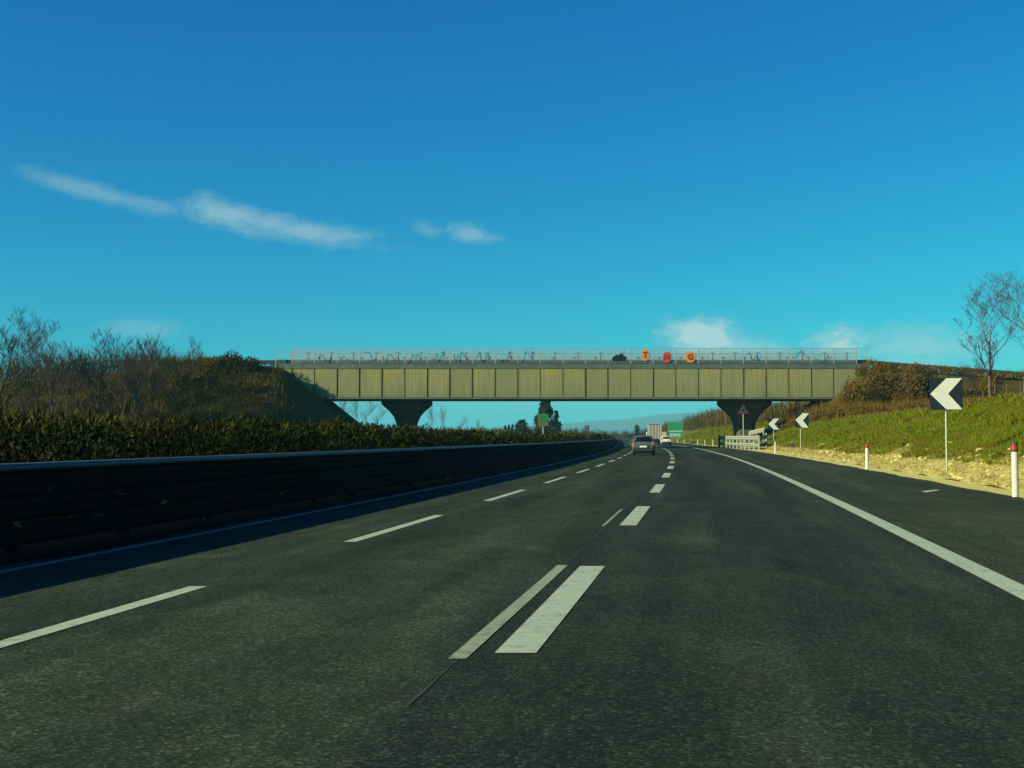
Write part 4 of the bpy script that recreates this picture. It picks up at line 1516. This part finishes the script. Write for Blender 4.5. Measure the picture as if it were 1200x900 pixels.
def lorry(name, label, loc, rz, L, Wd, H, box_m, door_m, cabH=3.0):
    t = empty(name, loc, rz, label, 'lorry')
    hw = Wd / 2
    bx = link('cargo_box', MB().bbox(-hw, hw, 0, L, 1.05, H, 0.03).mesh('cargo_box', box_m), t)
    for sx in (-1, 1):
        d = link('rear_door', MB().box(min(sx * 0.03, sx * (hw - 0.08)), max(sx * 0.03, sx * (hw - 0.08)), -0.04, 0.0 - 0.002, 1.2, H - 0.12).mesh('rear_door', door_m), bx)
        for u in (0.25, 0.7):
            link('locking_bar', MB().tube([(sx * hw * u, -0.07, 1.15), (sx * hw * u, -0.07, H - 0.1)], 0.035, 6).mesh('locking_bar', 'truck_white'), d)
        link('corner_post', MB().box(sx * hw - 0.07, sx * hw + 0.07, -0.05, 0.06, 1.0, H + 0.02).mesh('corner_post', 'truck_white'), bx)
        link('tail_lamp', MB().box(sx * (hw - 0.3) - 0.16, sx * (hw - 0.3) + 0.16, -0.09, -0.01, 0.72, 0.86).mesh('tail_lamp', 'lamp_red'), t)
        link('mudflap', MB().box(sx * (hw - 0.35) - 0.25, sx * (hw - 0.35) + 0.25, 1.15, 1.2, 0.2, 0.95).mesh('mudflap', 'trim_black'), t)
        for yy in (1.8, 3.1, L + 1.2):
            wh = link('wheel', MB().tube([(sx * (hw - 0.5), yy, 0.5), (sx * (hw - 0.02), yy, 0.5)], 0.5, 18).mesh('wheel', 'tyre'), t)
            link('rim', MB().tube([(sx * (hw - 0.02), yy, 0.5), (sx * (hw + 0.01), yy, 0.5)], 0.27, 12).mesh('rim', 'rim'), wh)
    link('header', MB().box(-hw, hw, -0.05, 0.0 - 0.003, H - 0.10, H + 0.03).mesh('header', 'car_dark'), bx)
    link('chassis', MB().box(-0.45, 0.45, 0.1, L + 1.5, 0.7, 1.03).mesh('chassis', 'trim_black'), t)
    link('bumper', MB().bbox(-hw + 0.1, hw - 0.1, -0.03, 0.08, 0.45, 0.62, 0.02).mesh('bumper', 'galv_dull'), t)
    cb = link('cab', MB().bbox(-hw + 0.04, hw - 0.04, L + 0.25, L + 2.2, 0.55, cabH, 0.12).mesh('cab', 'truck_white'), t)
    link('windscreen', MB().box(-hw + 0.2, hw - 0.2, L + 2.19, L + 2.215, 1.6, cabH - 0.3).mesh('windscreen', 'glass_dark'), cb)
    for sx in (-1, 1):
        link('mirror', MB().bbox(sx * (hw + 0.28) - 0.12, sx * (hw + 0.28) + 0.12, L + 1.85, L + 1.95, 1.75, 2.45, 0.03).mesh('mirror', 'truck_white'), cb)
        link('mirror_arm', MB().tube([(sx * (hw - 0.1), L + 1.9, 2.3), (sx * (hw + 0.25), L + 1.9, 2.3)], 0.03, 5).mesh('mirror_arm', 'trim_black'), cb)
    return t


lorry('box_lorry', 'white box lorry with striped rear doors ahead of the grey car', (mid(240) + 1.35, 240, 0.006), head(240) - 0.02, 11.0, 2.55, 3.95, 'truck_white', 'truck_door')
lorry('cream_lorry', 'small cream box lorry between the white lorry and white car', (175.5 / FPX * 330, 330, 0.006), head(330), 4.2, 2.1, 2.9, 'truck_cream', 'truck_cream', 2.4)

# ------------------------------------------------------------------ big signs beyond the bridge
x = 191.5 / FPX * 345
zb = ground_z(x, 345)
t = empty('direction_sign', (x, 345, zb), -0.1, 'large green motorway direction sign on the right beyond the bridge', 'road sign')
zt, zm = EYE + (512 - 494) / FPX * 345 - zb, EYE + (512 - 507.5) / FPX * 345 - zb
hw = 8.4 / FPX * 345
p = link('panel', MB().bbox(-hw, hw, -0.05, 0.05, zm, zt, 0.03).mesh('panel', 'sign_green'), t)
link('border', MB().box(-hw + 0.06, hw - 0.06, -0.065, -0.054, zt - 0.16, zt - 0.08).box(-hw + 0.06, -hw + 0.14, -0.065, -0.054, zm + 0.08, zt - 0.161).box(hw - 0.14, hw - 0.06, -0.065, -0.054, zm + 0.08, zt - 0.161).mesh('border', 'sign_teal'), p)
link('stripe', MB().box(-hw + 0.2, hw - 0.2, -0.07, -0.055, zm + 0.42, zm + 0.62).mesh('stripe', 'sign_white'), p)
link('lower_panel', MB().bbox(-hw * 0.85, hw * 0.7, -0.04, 0.04, zm - 1.0, zm - 0.04, 0.02).mesh('lower_panel', 'sign_teal'), t)
for sx in (-0.55, 0.55):
    link('post', MB().box(sx * hw - 0.07, sx * hw + 0.07, 0.06, 0.2, -0.3, zt - 0.1).mesh('post', 'galv'), t)

x = 36.5 / FPX * 255
zb = ground_z(x, 255)
t = empty('roadside_sign', (x, 255, zb), 0.1, 'yellow green sign on a single post before the tall dark conifer', 'road sign')
zt, zm = EYE + (512 - 485) / FPX * 255 - zb, EYE + (512 - 499.5) / FPX * 255 - zb
p = link('panel', MB().bbox(-1.15, 1.15, -0.04, 0.04, zm, zt, 0.03).mesh('panel', 'sign_yellowgreen'), t)
link('green_field', MB().box(-0.55, 0.75, -0.055, -0.044, zm + 0.9, zt - 0.2).mesh('green_field', 'sign_green'), p)
link('post', MB().tube([(0, 0.12, -0.3), (0, 0.12, zt - 0.2)], 0.10, 8).mesh('post', 'galv'), t)

# ------------------------------------------------------------------ trees and hills beyond the bridge
rf = np.random.default_rng(23)


def conifer(px, Y, ptop, wpx, label, m='evergreen', name='conifer', base=None, n=2600, shape=1.0, group=None, leaf=0.5):
    x = (px - 600) / FPX * Y
    zb = ground_z(x, Y)
    H = EYE + (512 - ptop) / FPX * Y - zb
    R_ = wpx / FPX * Y / 2
    t = empty(name, (x, Y, zb), 0, label, 'tree', group)
    k = 34
    hs = rf.uniform(0.12, 0.97, k)
    az_ = rf.uniform(0, 6.28, k)
    rr = R_ * np.clip((1 - hs) ** shape * 1.1, 0.10, 1) * rf.uniform(0.35, 0.85, k)
    C = np.stack([rr * np.cos(az_), rr * np.sin(az_), hs * H], 1)
    br_ = R_ * np.clip(0.46 * (1.15 - hs), 0.12, 0.5)
    pick = rf.integers(0, k, n)
    P = C[pick] + in_ball(n, rf, 0.2) * br_[pick][:, None] * np.array([1, 1, 1.25])
    P[:, 2] = np.clip(P[:, 2], 0.3, H)
    link('crown', np_mesh('crown', leaves(P, leaf * rf.uniform(0.6, 1.3, n), leaf * 0.5, None, rf), 4, m), t)
    link('trunk', MB().tube([(0, 0, -0.3), (0.05, 0, H * 0.5), (0, 0, H * 0.93)], [R_ * 0.09 + 0.05, R_ * 0.05 + 0.03, 0.02], 7).mesh('trunk', 'bark'), t)
    return t


conifer(640, 300, 465, 38, 'tall dark conifer standing under the middle of the bridge', n=6500, shape=0.7)
conifer(652, 306, 482, 20, 'shorter dark conifer leaning on the right of the tall one', n=1800)
conifer(612, 296, 492, 24, 'low dark evergreen left of the yellow green sign', n=1800, shape=0.6)
for px, pt, lab in ((586, 503, 'smallest'), (592, 499, 'second'), (596.5, 497.5, 'third'), (601, 497.5, 'fourth'), (611, 497, 'rightmost')):
    conifer(px, 330, pt, 4.2, lab + ' of the row of thin dark cypresses left of the tall conifer', name='cypress', n=420, shape=0.5, group='row of cypresses', leaf=0.4)
TF = bare_tree_mesh(52, 8, 4, 0.5, 0.14, (0, 0), 'bark_grey', 0.14, 0.25, 0.35)
TG = bare_tree_mesh(57, 8, 4, 0.4, 0.12, (0, 0), 'bark_grey', 0.12, 0.35, 0.5)
for px, pt, Y, T, lab in ((393, 458, 190, TG, 'pale bare poplar right beside the dark embankment end under the bridge'),
                          (404, 455, 196, TG, 'second pale bare poplar from the embankment end under the bridge'),
                          (416, 462, 186, TF, 'pale bare tree in the gap between embankment and left pier'),
                          (430, 466, 180, TF, 'dense pale bare tree just left of the left pier'),
                          (443, 474, 176, TF, 'low pale bare tree touching the left pier'),
                          (505, 472, 260, TF, 'faint bare tree just right of the left pier'),
                          (516, 470, 265, TG, 'thin upright bare tree right of the left pier'),
                          (542, 486, 290, TF, 'small faint bare tree between left pier and cypresses'),
                          (562, 488, 300, TG, 'slim bare tree left of the cypress row')):
    x = (px - 600) / FPX * Y
    zb = ground_z(x, Y)
    hm = max(v.co.z for v in T[1].vertices)
    tree(T, (x, Y, zb), rf.uniform(0, 6), (EYE + (512 - pt) / FPX * Y - zb) / hm, lab, 'bare trees beyond the bridge')


def wood(name, m, fn, n_clump, label, twig=30, tw=0.12, leafy=16, lf=0.6):
    Vs = []
    for _ in range(n_clump):
        x, y, h = fn()
        z = ground_z(x, y)
        Vs.append(twigs_up(x, y, z, h, twig, tw, rf, 0.22, h * 0.16))
        P = bush_points(x, y, z + h * 0.1, h * 0.4, h * 0.9, leafy, rf)
        Vs.append(leaves(P, lf * h * 0.14, lf * h * 0.05, None, rf))
    setp(link(name, np_mesh(name, np.concatenate(Vs), 4, m)), label, 'woodland', kind='stuff')


def f_right():
    y = rf.uniform(165, 420)
    o = rf.uniform(17, 34)
    return mid(y) + o, y, rf.uniform(2.6, 5.0) * (1 + 0.3 * sm(200, 400, y))


def f_far():
    y = rf.uniform(430, 900)
    x = mid(min(y, 690)) + rf.uniform(-60, 60)
    if y < 690 and -26 < x - mid(y) < 13:
        x = mid(y) + rf.uniform(14, 60)
    return x, y, rf.uniform(3, 6.0)


def f_left():
    y = rf.uniform(230, 420)
    o = rf.uniform(-75, -25)
    h = rf.uniform(1.0, 2.4)
    return mid(y) + o, y, h


def f_end():
    y = rf.uniform(695, 800)
    return mid(690) + rf.uniform(-110, 70), y, rf.uniform(3.0, 7.5)


def f_brown():
    y = rf.uniform(270, 310)
    x = (rf.uniform(650, 692) - 600) / FPX * y
    return x, y, rf.uniform(1.8, 3.6)


wood('right_wood', 'far_twigs', f_right, 420, 'brown leafless thicket on the right bank beyond the bridge', 34, 0.12, 26, 0.9)
wood('far_wood', 'far_twigs', f_far, 380, 'far brown and green tree line where the motorway vanishes', 24, 0.3, 30, 1.1)
wood('left_thicket', 'far_twigs', f_left, 330, 'low olive brown thicket beyond the opposite carriageway', 22, 0.12, 24, 0.9)
wood('end_wood', 'dark_shrub', f_end, 230, 'dark far tree line closing the end of the motorway', 14, 0.4, 40, 1.3)
wood('brown_copse', 'far_twigs', f_brown, 60, 'brown leafless copse right of the tall conifer', 40, 0.10, 22, 0.9)
conifer(740 - 5 + 11.5, 620, 499, 6, 'small dark round tree far off just left of the white lorry', 'evergreen', 'far_tree', n=500, shape=0.4, leaf=1.2)

# dark tower far off
x = 88 / FPX * 820
t = empty('tower_block', (x, 820, -0.06), 0, 'small dark tower block far away right of the conifer', 'building')
link('wall', MB().box(-1.6, 1.6, 0, 4, 0, 8.8).box(-2.6, -1.602, 0.3, 3.6, 0, 6.0).mesh('wall', 'tower'), t)
link('parapet', MB().box(-1.75, 1.75, -0.15, 4.15, 8.8, 9.4).mesh('parapet', 'tower'), t)
wm = MB().box(-0.3, 0.3, -0.04, 0.02, 0, 0.9).mesh('window', 'glass_dark')
for zz in (2.0, 4.4, 6.8):
    for xx in (-0.8, 0.8):
        link('window', wm, t, (xx, -0.003, zz))


def hills():
    xs = np.linspace(-5200, 6600, 140)
    rows = [(5000, 0.0), (5300, 0.45), (5600, 0.85), (6000, 1.0), (6400, 0.6)]
    vs, fs = [], []
    for y, k in rows:
        for x in xs:
            a = (x / y)
            h = 46 + 72 * math.exp(-((a - 0.17) / 0.11) ** 2) + 32 * math.exp(-((a + 0.3) / 0.2) ** 2) + 44 * math.exp(-((a - 0.55) / 0.2) ** 2)
            h += 7 * math.sin(x * 0.003 + y * 0.001) + 4 * math.sin(x * 0.0085) + 2 * math.sin(x * 0.02 + y)
            vs.append((x, y, -2 + h * k))
    n = len(xs)
    for i in range(len(rows) - 1):
        for j in range(n - 1):
            fs.append((i * n + j, i * n + j + 1, (i + 1) * n + j + 1, (i + 1) * n + j))
    setp(MB().add(vs, fs, 0, True).build('hills', 'hill'), kind='structure')


hills()
hm_ = bpy.data.materials.new('haze')
hm_.use_nodes = True
hm_.node_tree.nodes.clear()
hv = hm_.node_tree.nodes.new('ShaderNodeVolumePrincipled')
hv.inputs['Density'].default_value = 0.00013
hv.inputs['Color'].default_value = (0.22, 0.74, 0.95, 1)
ho = hm_.node_tree.nodes.new('ShaderNodeOutputMaterial')
hm_.node_tree.links.new(hv.outputs[0], ho.inputs['Volume'])
MATS['haze'] = hm_
setp(MB().box(-7500, 7500, -70, 7500, -3.5, 172).build('haze', 'haze'), 'thin blue haze over the far country', 'haze', kind='stuff')
